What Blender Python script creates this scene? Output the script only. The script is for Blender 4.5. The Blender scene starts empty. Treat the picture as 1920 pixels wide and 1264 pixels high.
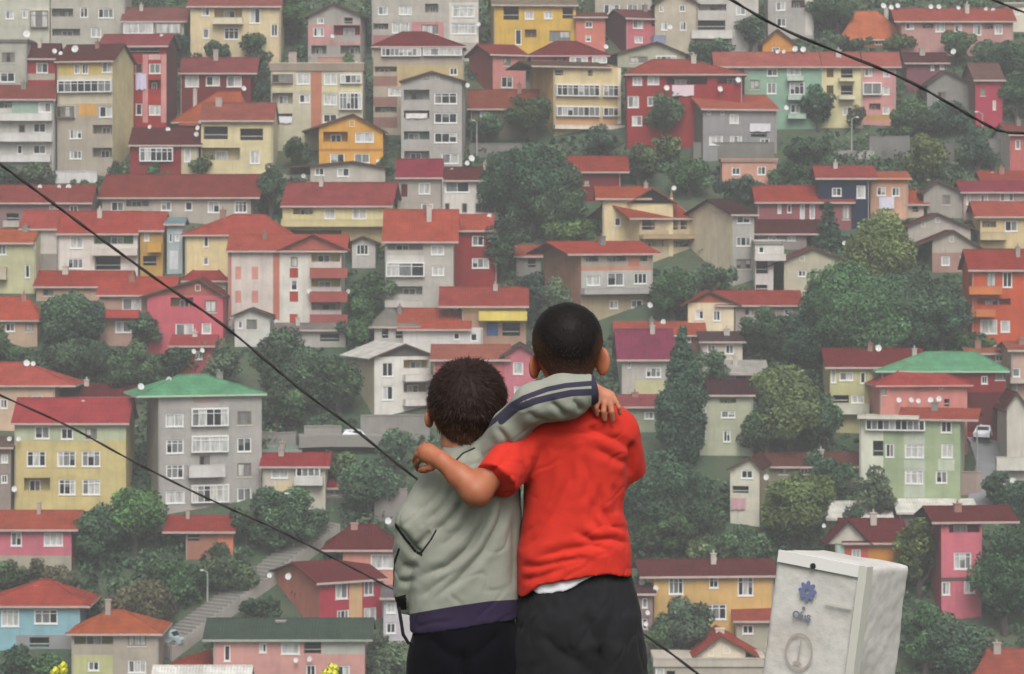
import bpy, math, random
import numpy as np
from mathutils import Vector, Matrix, noise as mn
random.seed(7)
R = math.radians
SC = bpy.context.scene
COL = SC.collection
F, PX0, YH = 5600.0, 960.0, 420.0          # focal length in photo pixels, image centre column, horizon row

def P(px, py, Y):
    return Vector(((px-PX0)/F*Y, Y, (YH-py)/F*Y))
def depth_at(py):
    return (-40-0.55*280)/((YH-py)/F-0.55)

# ------------------------------------------------------------------ colour
def s2l(c):
    return c/12.92 if c <= 0.04045 else ((c+0.055)/1.055)**2.4
def hexlin(h):
    return [s2l(int(h[i:i+2], 16)/255) for i in (0, 2, 4)]
AIR = (0.066, 0.068, 0.070)
KW, KR = 0.84, 1.20
def alb(h, k=None, sat=.88):
    k = k or KW
    c = [min(0.86, max(0.006, (v-a)/k)) for v, a in zip(hexlin(h), AIR)]
    g = sum(c)/3
    return [min(.86, max(0.004, g+(v-g)*sat)) for v in c]

# ------------------------------------------------------------------ materials
MATS = {}
def new_mat(name):
    m = bpy.data.materials.new(name); m.use_nodes = True
    nt = m.node_tree; b = nt.nodes['Principled BSDF']
    return m, nt, b
def node(nt, t, **kw):
    n = nt.nodes.new(t)
    for k, v in kw.items():
        if k in n.inputs: n.inputs[k].default_value = v
        else: setattr(n, k, v)
    return n
def mixrgb(nt, fac, a, b, mode='MIX'):
    n = nt.nodes.new('ShaderNodeMix'); n.data_type = 'RGBA'; n.blend_type = mode
    for s, v in ((n.inputs[0], fac), (n.inputs[6], a), (n.inputs[7], b)):
        if hasattr(v, 'links') or isinstance(v, bpy.types.NodeSocket): nt.links.new(v, s)
        else: s.default_value = v if not isinstance(v, (list, tuple)) else (*v[:3], 1)
    return n.outputs[2]
def ramp(nt, src, p0, p1, c0=0.0, c1=1.0):
    n = nt.nodes.new('ShaderNodeMapRange')
    n.inputs[1].default_value = p0; n.inputs[2].default_value = p1
    n.inputs[3].default_value = c0; n.inputs[4].default_value = c1
    nt.links.new(src, n.inputs[0]); return n.outputs[0]
def objcoord(nt, scale=(1, 1, 1)):
    tc = nt.nodes.new('ShaderNodeTexCoord'); mp = nt.nodes.new('ShaderNodeMapping')
    mp.inputs['Scale'].default_value = scale
    nt.links.new(tc.outputs['Object'], mp.inputs[0]); return mp.outputs[0]
def noise_tex(nt, vec, scale, detail=3, rough=.55):
    n = node(nt, 'ShaderNodeTexNoise', Scale=scale, Detail=detail, Roughness=rough)
    nt.links.new(vec, n.inputs['Vector']); return n.outputs['Fac']
def bump(nt, b, h, strength, dist=0.02):
    n = node(nt, 'ShaderNodeBump', Strength=strength, Distance=dist)
    nt.links.new(h, n.inputs['Height']); nt.links.new(n.outputs[0], b.inputs['Normal'])

def plain(name, rgb, rough=.7, metal=0.0):
    key = (name, tuple(round(c, 3) for c in rgb), rough)
    if key in MATS: return MATS[key]
    m, nt, b = new_mat(name)
    b.inputs['Base Color'].default_value = (*rgb, 1); b.inputs['Roughness'].default_value = rough
    b.inputs['Metallic'].default_value = metal
    v = objcoord(nt); f = noise_tex(nt, v, 3.0)
    c = mixrgb(nt, f, [x*.86 for x in rgb], [min(.9, x*1.1) for x in rgb])
    nt.links.new(c, b.inputs['Base Color'])
    MATS[key] = m; return m
def wallmat(h):
    key = ('wall', h)
    if key in MATS: return MATS[key]
    rgb = alb(h)
    m, nt, b = new_mat('stucco')
    b.inputs['Roughness'].default_value = .9
    b.inputs['Specular IOR Level'].default_value = .25
    v = objcoord(nt); f = noise_tex(nt, v, .45, 4, .6)
    c1 = mixrgb(nt, ramp(nt, f, .3, .7), [x*.80 for x in rgb], [min(.88, x*1.12) for x in rgb])
    v2 = objcoord(nt, (2.2, 2.2, .22)); f2 = noise_tex(nt, v2, 1.0, 3, .65)      # run-off streaks
    g = sum(rgb)/3
    c2 = mixrgb(nt, ramp(nt, f2, .5, .78, 0, .6), c1, [x*.55+g*.12 for x in rgb])
    nt.links.new(c2, b.inputs['Base Color'])
    bump(nt, b, noise_tex(nt, v, 9, 3), .25)
    MATS[key] = m; return m
def roofmat(h):
    key = ('roof', h)
    if key in MATS: return MATS[key]
    rgb = alb(h, KR, .90)
    m, nt, b = new_mat('roof_tiles')
    b.inputs['Roughness'].default_value = .9
    b.inputs['Specular IOR Level'].default_value = .1
    v = objcoord(nt); f = noise_tex(nt, v, .7, 5, .65)
    c1 = mixrgb(nt, ramp(nt, f, .3, .72), [x*.64 for x in rgb], [min(.88, x*1.22) for x in rgb])
    w = node(nt, 'ShaderNodeTexWave', Scale=1.1, Distortion=.6, Detail=1.0); w.bands_direction = 'X'
    nt.links.new(v, w.inputs['Vector'])
    w2 = node(nt, 'ShaderNodeTexWave', Scale=.9, Distortion=.5); w2.bands_direction = 'Z'
    nt.links.new(v, w2.inputs['Vector'])
    c2 = mixrgb(nt, ramp(nt, w.outputs['Fac'], 0, 1, 0, .22), c1, [x*.6 for x in rgb])
    c3 = mixrgb(nt, ramp(nt, w2.outputs['Fac'], 0, .5, .2, 0), c2, [x*.55 for x in rgb])
    f3 = noise_tex(nt, v, 2.6, 2, .5)
    c4 = mixrgb(nt, ramp(nt, f3, .55, .72, 0, .5), c3, [x*.5+.03 for x in rgb])
    nt.links.new(c4, b.inputs['Base Color'])
    bump(nt, b, w.outputs['Fac'], .5, .05)
    MATS[key] = m; return m
def glassmat(kind):
    key = ('glass', kind)
    if key in MATS: return MATS[key]
    rgb = {'d': (.022, .025, .03), 'm': (.16, .165, .165), 'p': (.46, .46, .44)}[kind]
    m, nt, b = new_mat('window_glass')
    b.inputs['Roughness'].default_value = .12 if kind == 'd' else .3
    b.inputs['Specular IOR Level'].default_value = .45
    v = objcoord(nt); f = noise_tex(nt, objcoord(nt, (3, 3, .5)), 1.5, 2)
    c = mixrgb(nt, ramp(nt, f, .35, .65), [x*.7 for x in rgb], [x*1.25 for x in rgb])
    nt.links.new(c, b.inputs['Base Color'])
    MATS[key] = m; return m
def leafmat():
    if 'leaf' in MATS: return MATS['leaf']
    m, nt, b = new_mat('foliage')
    oi = nt.nodes.new('ShaderNodeObjectInfo')
    at = node(nt, 'ShaderNodeAttribute', attribute_name='tone')
    v = objcoord(nt)
    f = ramp(nt, noise_tex(nt, v, .8, 3), .3, .7, .7, 1.35)
    mul = node(nt, 'ShaderNodeMath', operation='MULTIPLY')
    nt.links.new(at.outputs['Fac'], mul.inputs[0]); nt.links.new(f, mul.inputs[1])
    hs = nt.nodes.new('ShaderNodeHueSaturation')
    nt.links.new(oi.outputs['Color'], hs.inputs['Color']); nt.links.new(mul.outputs[0], hs.inputs['Value'])
    nt.links.new(hs.outputs[0], b.inputs['Base Color'])
    b.inputs['Roughness'].default_value = .65
    b.inputs['Specular IOR Level'].default_value = .25
    MATS['leaf'] = m; return m

# ------------------------------------------------------------------ mesh building
class MB:
    def __init__(s): s.v = []; s.f = []; s.m = []
    def quad(s, a, b, c, d, m=0):
        n = len(s.v); s.v += [tuple(a), tuple(b), tuple(c), tuple(d)]; s.f.append((n, n+1, n+2, n+3)); s.m.append(m)
    def poly(s, pts, m=0):
        n = len(s.v); s.v += [tuple(p) for p in pts]; s.f.append(tuple(range(n, n+len(pts)))); s.m.append(m)
    def box(s, x0, x1, y0, y1, z0, z1, m=0):
        n = len(s.v)
        s.v += [(x0,y0,z0),(x1,y0,z0),(x1,y1,z0),(x0,y1,z0),(x0,y0,z1),(x1,y0,z1),(x1,y1,z1),(x0,y1,z1)]
        for f in ((0,1,5,4),(1,2,6,5),(2,3,7,6),(3,0,4,7),(4,5,6,7),(3,2,1,0)):
            s.f.append(tuple(n+i for i in f)); s.m.append(m)
    def hexa(s, p, m=0):                       # 8 points, bottom ring then top ring
        n = len(s.v); s.v += [tuple(q) for q in p]
        for f in ((0,1,5,4),(1,2,6,5),(2,3,7,6),(3,0,4,7),(4,5,6,7),(3,2,1,0)):
            s.f.append(tuple(n+i for i in f)); s.m.append(m)
    def tube(s, pts, rad, seg=8, m=0, cap=True):
        pts = [Vector(p) for p in pts]; n0 = len(s.v); N = len(pts)
        rr = rad if isinstance(rad, (list, tuple)) else [rad]*N
        for i, p in enumerate(pts):
            t = (pts[min(i+1, N-1)]-pts[max(i-1, 0)]).normalized()
            a = t.cross(Vector((0, 0, 1)) if abs(t.z) < .95 else Vector((1, 0, 0))).normalized(); b = t.cross(a)
            for k in range(seg):
                w = 2*math.pi*k/seg; s.v.append(tuple(p+(a*math.cos(w)+b*math.sin(w))*rr[i]))
        for i in range(N-1):
            for k in range(seg):
                k2 = (k+1) % seg
                s.f.append((n0+i*seg+k, n0+i*seg+k2, n0+(i+1)*seg+k2, n0+(i+1)*seg+k)); s.m.append(m)
        if cap:
            s.f.append(tuple(n0+k for k in range(seg))[::-1]); s.m.append(m)
            s.f.append(tuple(n0+(N-1)*seg+k for k in range(seg))); s.m.append(m)
    def build(s, name, mats, parent=None, smooth=False):
        me = bpy.data.meshes.new(name); me.from_pydata(s.v, [], s.f)
        mats = mats if isinstance(mats, (list, tuple)) else [mats]
        for m in mats: me.materials.append(m)
        me.polygons.foreach_set('material_index', s.m)
        if smooth: me.polygons.foreach_set('use_smooth', [True]*len(s.f))
        me.update()
        o = bpy.data.objects.new(name, me); COL.objects.link(o)
        if parent is not None: o.parent = parent
        return o
def tag(o, label=None, cat=None, group=None, kind=None):
    if label: o['label'] = label
    if cat: o['category'] = cat
    if group: o['group'] = group
    if kind: o['kind'] = kind
    return o
def empty(name, loc, rz=0):
    o = bpy.data.objects.new(name, None); COL.objects.link(o)
    o.location = loc; o.rotation_euler = (0, 0, rz); o.empty_display_size = .3
    return o

# ------------------------------------------------------------------ terrain
def base_z(y):
    if y < 9.3: return -1.49
    if y < 60: t = (y-9.3)/50.7; return -1.49+(-72+1.49)*(t*t*(3-2*t))
    if y < 205: return -72-6*(y-60)/145-(0 if y < 150 else 0)
    if y < 455: return max(-78-0*(y-205), -40+.55*(y-280))
    t = min(1, (y-455)/70); return -40+.55*175+22*t
def ground_z(x, y):
    z = base_z(y)
    if y > 215: z += .45*mn.noise(Vector((x*.07, y*.07, 1.3)))
    elif y > 10: z += min(1, (y-10)/20)*1.2*mn.noise(Vector((x*.08, y*.08, 5)))
    return z
def make_terrain():
    ys = [-25+i*2 for i in range(16)] + [8+.5*i for i in range(8)] + [12+i*4 for i in range(48)] + [204+1.5*i for i in range(180)]
    ys += [475+i*12 for i in range(13)]
    xs = [-150+i*2 for i in range(151)]
    v = [(x, y, ground_z(x, y)) for y in ys for x in xs]; n = len(xs)
    f = [(j*n+i, j*n+i+1, (j+1)*n+i+1, (j+1)*n+i) for j in range(len(ys)-1) for i in range(n-1)]
    me = bpy.data.meshes.new('hillside'); me.from_pydata(v, [], f)
    me.polygons.foreach_set('use_smooth', [True]*len(f))
    m, nt, b = new_mat('hillside_soil')
    vv = objcoord(nt); f1 = noise_tex(nt, vv, .12, 5, .6); f2 = noise_tex(nt, vv, 1.4, 4, .6)
    c = mixrgb(nt, ramp(nt, f1, .4, .62), (.030, .066, .030), (.066, .084, .046))
    c = mixrgb(nt, ramp(nt, f2, .45, .75, 0, .8), c, (.05, .048, .036))
    nt.links.new(c, b.inputs['Base Color']); b.inputs['Roughness'].default_value = 1
    bump(nt, b, f2, .8, .3)
    me.materials.append(m)
    o = bpy.data.objects.new('hillside', me); COL.objects.link(o); tag(o, kind='structure')
make_terrain()

# ------------------------------------------------------------------ houses
HOUSES = {}
FOOT = []                                   # (x0,x1,y0,y1) kept free of undergrowth
WHITE = (.72, .72, .70)
FRAME = plain('window_frame', WHITE, .5)
FRAME2 = plain('window_frame_wood', (.20, .15, .11), .6)
DARKM = plain('painted_dark_interior', (.02, .02, .022), .9)  # near-black colour stands in for the shade of unlit interiors
FASCIA = lambda h: wallmat(h)
rs = random.Random(11)

def window_at(root, u0, u1, z0, z1, d, n, shade, wallcut=True, border=None, depth=.07, name='window'):
    """white frame with n lights; the glass is its sub-part"""
    w, h = u1-u0, z1-z0
    b = border or min(.12, .14*min(w, h)+.03); mul = min(.085, w/n*.2)
    fb = MB()
    fb.box(u0, u1, d, d+depth, z0, z0+b); fb.box(u0, u1, d, d+depth, z1-b, z1)
    fb.box(u0, u0+b, d, d+depth, z0+b, z1-b); fb.box(u1-b, u1, d, d+depth, z0+b, z1-b)
    for i in range(1, n):
        c = u0+w*i/n; fb.box(c-mul/2, c+mul/2, d+.002, d+depth, z0+b, z1-b)
    if n >= 3 and h > 1.3:
        zz = z0+h*.72; fb.box(u0+b, u1-b, d+.004, d+depth-.002, zz-.03, zz+.03)
    fr = fb.build(name, FRAME if rs.random() > .14 else FRAME2, root)
    gb = MB(); kinds = 'dmp'
    for i in range(n):
        k = shade if shade else rs.choice('ddmmmpp')
        if shade == 'p' and rs.random() < .15: k = 'm'
        if shade == 'd' and rs.random() < .2: k = 'm'
        a, c = u0+w*i/n, u0+w*(i+1)/n
        if k != 'd' and not shade and rs.random() < .35:          # a blind drawn half way
            zm = z0+h*rs.uniform(.35, .65)
            gb.quad((a, d+depth-.01, z0), (c, d+depth-.01, z0), (c, d+depth-.01, zm), (a, d+depth-.01, zm), kinds.index(rs.choice('dm')))
            gb.quad((a, d+depth-.01, zm), (c, d+depth-.01, zm), (c, d+depth-.01, z1), (a, d+depth-.01, z1), kinds.index(k))
        else:
            gb.quad((a, d+depth-.01, z0), (c, d+depth-.01, z0), (c, d+depth-.01, z1), (a, d+depth-.01, z1), kinds.index(k))
    gb.build('pane', [glassmat(k) for k in kinds], fr)
    return fr

def h(key, label, dims, roof, wall, roofc, els='', sl=0, sr=0, side=None, ro=None, gc=None, D=None, fascia=None, cat='house'):
    x0, x1, ye, yb = dims
    Y = depth_at(yb); s = F/Y
    vis = sl or sr
    D = D or 7.0
    th = 0.0
    if vis:
        sn = min(.5, vis/(s*D)); th = math.asin(sn); D = vis/(s*sn)
        if sr: th = -th
    W = (x1-x0)/(s*math.cos(th))
    Zb = (YH-yb)/F*Y
    if sr:
        c = P(x1, yb, Y); org = c-Vector((W*math.cos(th), W*math.sin(th), 0))
    else: org = P(x0, yb, Y)
    name = 'apartment_building' if cat == 'apartment block' else 'house'
    root = empty(name, org, th); tag(root, label, cat, 'houses stacked up the hillside')
    U = lambda px: (px-x0)/(x1-x0)*W
    Z = lambda py: (YH-py)/F*Y-Zb
    He = Z(ye)
    rt = roof.split(); typ = rt[0]; rv = [float(q) for q in rt[1:]]
    oh = .35
    ru0, ru1 = (U(ro[0]), U(ro[1])) if ro else (-oh, W+oh)
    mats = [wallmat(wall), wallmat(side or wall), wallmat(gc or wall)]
    def mi(hx):
        m = wallmat(hx)
        if m not in mats: mats.append(m)
        return mats.index(m)
    slope = 0
    if typ in 'xh':
        Yr = Y+D/2*math.cos(th)
        Hr = (YH-rv[0])/F*Yr-Zb; Hr = max(He+.5, min(Hr, He+(D/2+.45)*1.0))
        slope = (Hr-He)/(D/2+.45)
        Hw = He+.45*slope-.13 if typ == 'x' else He+.02
    elif typ == 'y':
        Hr = max(Z(rv[0]), He+.4); ur = U(rv[1])
        zl = He+(Hr-He)*(0-ru0)/(ur-ru0)-.12; zr = He+(Hr-He)*(ru1-W)/(ru1-ur)-.12
        Hw = min(zl, zr)
    else: Hw = He; Hr = He
    # --- parse facade elements
    holes, paints, acts = [], [], []
    for e in [q.strip() for q in els.split(';') if q.strip()]:
        t = e.split(); c = t[0]; a, b_, cc, dd = [float(q) for q in t[1:5]]
        hx = None
        if ':' in c: c, hx = c.split(':')
        r = (U(a), U(cc), Z(dd), Z(b_))
        k = c[0]
        if k == 'p': paints.append((r, mi(hx)))
        elif k in 'wlod':
            r = (max(r[0], .06), min(r[1], W-.06), max(r[2], -.5), min(r[3], Hw-.05))
            if r[1]-r[0] > .15 and r[3]-r[2] > .15:
                if any(r[0] < q[0][1] and r[1] > q[0][0] and r[2] < q[0][3] and r[3] > q[0][2] for q in holes):
                    continue
                holes.append((r, c, hx))
        else: acts.append((r, c, hx, (a, b_, cc, dd)))
    wb = MB(); zb = -2.6
    us = sorted({0, W} | {q for hh in holes for q in hh[0][:2]} | {min(W, max(0, q)) for pp in paints for q in pp[0][:2]})
    zs = sorted({zb, Hw} | {q for hh in holes for q in hh[0][2:]} | {min(Hw, max(zb, q)) for pp in paints for q in pp[0][2:]})
    for i in range(len(us)-1):
        for j in range(len(zs)-1):
            a, b_, c, d = us[i], us[i+1], zs[j], zs[j+1]
            if b_-a < 1e-5 or d-c < 1e-5: continue
            mu, mz = (a+b_)/2, (c+d)/2
            if any(q[0][0] < mu < q[0][1] and q[0][2] < mz < q[0][3] for q in holes): continue
            m = 0
            for pr, pm in paints:
                if pr[0] < mu < pr[1] and pr[2] < mz < pr[3]: m = pm
            wb.quad((a, 0, c), (b_, 0, c), (b_, 0, d), (a, 0, d), m)
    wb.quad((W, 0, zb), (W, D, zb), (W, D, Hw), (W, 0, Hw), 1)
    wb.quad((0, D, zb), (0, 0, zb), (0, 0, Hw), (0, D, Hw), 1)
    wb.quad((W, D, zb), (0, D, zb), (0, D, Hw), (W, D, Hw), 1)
    wb.quad((0, 0, Hw), (W, 0, Hw), (W, D, Hw), (0, D, Hw), 1)
    if typ == 'x':
        t = .13
        for uu in (0.0, W):
            wb.poly([(uu, .02, Hw), (uu, D/2, Hr-t-.02), (uu, D-.02, Hw)], 1)
    if typ == 'y':
        gm = 2
        pts = [(0, 0, Hw), (W, 0, Hw), (W, 0, zr), (ur, 0, Hr-.12), (0, 0, zl)]
        wb.poly(pts, gm); wb.poly([(p[0], D, p[2]) for p in pts][::-1], gm)
        if zl > Hw: wb.quad((0, 0, Hw), (0, D, Hw), (0, D, zl), (0, 0, zl), 1)
        if zr > Hw: wb.quad((W, 0, Hw), (W, D, Hw), (W, D, zr), (W, 0, zr), 1)
    todo = []
    for (r, c, hx) in holes:
        a, b_, z0, z1 = r; k = c[0]
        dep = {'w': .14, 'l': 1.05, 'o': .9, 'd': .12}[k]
        for q in (((a,0,z0),(b_,0,z0),(b_,dep,z0),(a,dep,z0)), ((a,dep,z1),(b_,dep,z1),(b_,0,z1),(a,0,z1)),
                  ((a,0,z0),(a,dep,z0),(a,dep,z1),(a,0,z1)), ((b_,dep,z0),(b_,0,z0),(b_,0,z1),(b_,dep,z1))):
            wb.quad(*q, m=0)
        if k == 'l': wb.quad((a, dep, z0), (b_, dep, z0), (b_, dep, z1), (a, dep, z1), mi(hx) if hx else 0)
        todo.append((r, c, hx, dep))
    wb.build('wall', mats, root)
    for (r, c, hx, dep) in todo:
        a, b_, z0, z1 = r; k = c[0]
        if k == 'w':
            n = int(c[1]) if len(c) > 1 and c[1].isdigit() else 2
            sh = c[-1] if c[-1] in 'dmp' else None
            window_at(root, a, b_, z0, z1, .05, n, sh)
            sb = MB(); sb.box(a-.06, b_+.06, -.06, .03, z0-.07, z0-.004); sb.build('sill', FRAME, root)
        elif k == 'l':
            hp = z0+(z1-z0)*.4
            pb = MB(); pb.box(a+.003, b_-.003, -.003, .1, z0+.003, hp); pb.box(a-.02, b_+.02, -.03, .12, hp+.002, hp+.05)
            pb.build('parapet', mats[0], root)
            w = b_-a; dw = min(1.5, w*.45); cu = a+w*rs.uniform(.35, .65)
            window_at(root, max(a+.03, cu-dw/2), min(b_-.03, cu+dw/2), z0+.02, z0+(z1-z0)*.86, dep-.09, 2, None, name='balcony_door')
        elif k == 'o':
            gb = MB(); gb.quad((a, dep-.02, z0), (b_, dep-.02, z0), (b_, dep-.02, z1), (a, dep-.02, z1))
            fr = gb.build('opening', DARKM, root)  # flat dark sheet, the unlit room's shade put into its colour
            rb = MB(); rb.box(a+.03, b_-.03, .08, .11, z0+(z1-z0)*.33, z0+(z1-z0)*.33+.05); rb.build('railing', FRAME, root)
        elif k == 'd':
            db = MB(); db.box(a+.02, b_-.02, .06, .11, z0, z1-.02)
            for i in range(3):
                zz = z0+(z1-z0)*(i+.15)/3; db.box(a+.15, b_-.15, .04, .06, zz, zz+(z1-z0)*.22)
            db.build('shutter' if z0 > .6 else 'door', wallmat(hx), root)
    # --- roof
    fh = fascia or 'b3a29c'
    rb = MB(); t = .13
    rm = roofmat(roofc); roofobj = None
    if typ == 'x':
        e0, e1 = -.45, D+.45
        for (da, za, db_, zb_) in ((e0, He, D/2, Hr), (D/2, Hr, e1, He)):
            rb.hexa([(ru0, da, za-t), (ru1, da, za-t), (ru1, db_, zb_-t), (ru0, db_, zb_-t),
                     (ru0, da, za), (ru1, da, za), (ru1, db_, zb_), (ru0, db_, zb_)])
        nseg = max(2, int((ru1-ru0)/.5))
        for i in range(nseg):                                  # ridge tiles
            a = ru0+(ru1-ru0)*i/nseg; b_ = ru0+(ru1-ru0)*(i+.93)/nseg
            rb.hexa([(a, D/2-.14, Hr-.03), (b_, D/2-.14, Hr-.03), (b_, D/2+.14, Hr-.03), (a, D/2+.14, Hr-.03),
                     (a, D/2-.07, Hr+.07), (b_, D/2-.07, Hr+.06), (b_, D/2+.07, Hr+.06), (a, D/2+.07, Hr+.07)])
        roofobj = rb.build('roof', rm, root)
        fb = MB(); fb.box(ru0-.01, ru1+.01, e0-.05, e0-.004, He-.2, He+.01); fb.build('fascia', FASCIA(fh), root)
    elif typ == 'h':
        r0 = U(rv[1]); r1 = U(rv[2]) if len(rv) > 2 else r0
        e0, e1 = -.45, D+.45
        A, B, C_, D_ = (ru0, e0, He), (ru1, e0, He), (ru1, e1, He), (ru0, e1, He)
        rr0, rr1 = (r0, D/2, Hr), (r1+.01, D/2, Hr)
        rb.poly([A, B, rr1, rr0]); rb.poly([B, C_, rr1]); rb.poly([C_, D_, rr0, rr1]); rb.poly([D_, A, rr0])
        rb.poly([D_, C_, B, A])
        for p, q in ((A, rr0), (B, rr1), (rr0, rr1)):
            if (Vector(p)-Vector(q)).length > .1: rb.tube([Vector(p)+Vector((0, 0, .02)), Vector(q)+Vector((0, 0, .02))], .08, 6)
        roofobj = rb.build('roof', rm, root)
        fb = MB()
        fb.box(ru0, ru1, e0-.03, e0+.1, He-.2, He-.004); fb.box(ru0, ru1, e1-.1, e1, He-.2, He-.004)
        fb.box(ru0-.03, ru0+.1, e0+.1, e1-.1, He-.2, He-.004); fb.box(ru1-.1, ru1+.03, e0+.1, e1-.1, He-.2, He-.004)
        fb.build('fascia', FASCIA(fh), root)
    elif typ == 'y':
        for (ua, za, ub, zb_) in ((ru0, He, ur, Hr), (ur, Hr, ru1, He)):
            rb.hexa([(ua, -.4, za-t), (ub, -.4, zb_-t), (ub, D+.3, zb_-t), (ua, D+.3, za-t),
                     (ua, -.4, za), (ub, -.4, zb_), (ub, D+.3, zb_), (ua, D+.3, za)])
        roofobj = rb.build('roof', rm, root)
        fb = MB()
        for (ua, za, ub, zb_) in ((ru0, He, ur, Hr), (ur, Hr, ru1, He)):
            fb.hexa([(ua, -.45, za-.17), (ub, -.45, zb_-.17), (ub, -.404, zb_-.17), (ua, -.404, za-.17),
                     (ua, -.45, za+.02), (ub, -.45, zb_+.02), (ub, -.404, zb_+.02), (ua, -.404, za+.02)])
        fb.build('verge_board', wallmat(fascia or '6a5c56'), root)
    else:
        Hp = Z(rv[0]) if rv else He+.4
        rb.box(-.15, W+.15, -.15, D+.15, He+.002, max(He+.3, Hp)-.02)
        roofobj = rb.build('roof', wallmat(roofc), root)
        pb = MB(); z0 = max(He+.3, Hp)-.018
        for q in ((-.18, W+.18, -.18, .02), (-.18, W+.18, D-.02, D+.18), (-.18, .02, .02, D-.02), (W-.02, W+.18, .02, D-.02)):
            pb.box(*q, z0, z0+.14)
        pb.build('parapet', wallmat(wall), root)
        Hr = Hp
    if typ in 'xhf' and W > 4:
        pb = MB(); ux = rs.choice((.12, W-.12)); pb.tube([(ux, -.07, -.5), (ux, -.07, Hw-.25), (ux, -.2, Hw-.1)], .055, 6)
        pb.build('drainpipe', plain('pipe_plastic', (.34, .32, .31), .6), root)
    if typ in 'xh' and ' c ' not in ' '+els and 'c:' not in els and rs.random() < .6 and W > 3:
        cu = W*rs.uniform(.25, .75); cd = D*rs.uniform(.3, .45); cw = rs.uniform(.22, .34); ct = Hr+rs.uniform(.15, .6)
        cb = MB(); cb.box(cu-cw, cu+cw, cd-cw, cd+cw, He, ct); cb.box(cu-cw-.06, cu+cw+.06, cd-cw-.06, cd+cw+.06, ct+.002, ct+.09)
        cb.tube([(cu, cd, ct+.09), (cu, cd, ct+.4)], .09, 8)
        cb.build('chimney', wallmat(rs.choice(('a89c94', '9a7a70', 'b8b0a8', '8a8682'))), roofobj)
    # --- things added on the front
    for (r, c, hx, px4) in acts:
        a, b_, z0, z1 = r; k = c[0]
        if k == 'g':
            n = int(''.join(q for q in c if q.isdigit()) or 3); sh = c[-1] if c[-1] in 'dmp' else None
            fr = window_at(root, a, b_, z0, z1, -.42, n, sh, name='glazed_balcony', border=.13)
            eb = MB(); eb.box(a+.01, b_-.01, -.33, .02, z0-.02, z0+.06); eb.box(a+.01, b_-.01, -.33, .02, z1-.06, z1+.02)
            eb.box(a+.005, a+.1, -.345, .02, z0+.06, z1-.06); eb.box(b_-.1, b_-.005, -.345, .02, z0+.06, z1-.06)
            eb.build('balcony_box', FRAME, fr)
        elif k == 'b':
            m = wallmat(hx or 'c8c6c2'); bb = MB()
            bb.box(a, b_, -.95, -.85, z0, z1); bb.box(a, a+.1, -.85, -.004, z0, z1); bb.box(b_-.1, b_, -.85, -.004, z0, z1)
            bb.box(a+.1, b_-.1, -.85, -.004, z0+.002, z0+.14); bb.box(a-.03, b_+.03, -.98, -.82, z1+.002, z1+.05)
            bb.build('balcony', m, root)
        elif k == 'v':
            window_at(root, a, b_, z0, z1, -.05, 1, 'd', border=.06)
        elif k == 'c':
            cb = MB(); cb.box(a, b_, D*.38, D*.38+max(.4, (b_-a)*.8), z0-.3, z1)
            cb.box(a-.06, b_+.06, D*.38-.06, D*.38+max(.4, (b_-a)*.8)+.06, z1+.002, z1+.1)
            cb.build('chimney', wallmat(hx or 'a89c94'), roofobj)
        elif k == 'G':
            pu, pz = (a+b_)/2, z1; ez = z0; dd = D/2; gb = MB()
            gb.poly([(a+.3, -.12, ez), (b_-.3, -.12, ez), (pu, -.12, pz-.2)])
            gb.quad((a+.3, -.12, ez), (a+.3, dd, ez), (b_-.3, dd, ez), (b_-.3, -.12, ez))
            gb.build('gable', wallmat(hx or wall), root)
            g2 = MB()
            for ua, za, ub, zb_ in ((a, ez, pu, pz), (pu, pz, b_, ez)):
                g2.hexa([(ua, -.6, za-t), (ub, -.6, zb_-t), (ub, dd, zb_-t), (ua, dd, za-t),
                         (ua, -.6, za), (ub, -.6, zb_), (ub, dd, zb_), (ua, dd, za)])
            g2.build('gable_roof', rm, root)
        elif k == 'a':
            LAUNDRY.append((root, org, th, r, hx, key))
    HOUSES[key] = dict(Y=Y, D=D, label=label, ye=ye, th=th, x0=x0, x1=x1, org=org)
    FOOT.append((org.x-1.0 if not sl else org.x-D*math.sin(th)-1, org.x+W+1.0, Y-4.6, Y+D*.5+.4))
LAUNDRY = []
A_ = 'apartment block'
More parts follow.
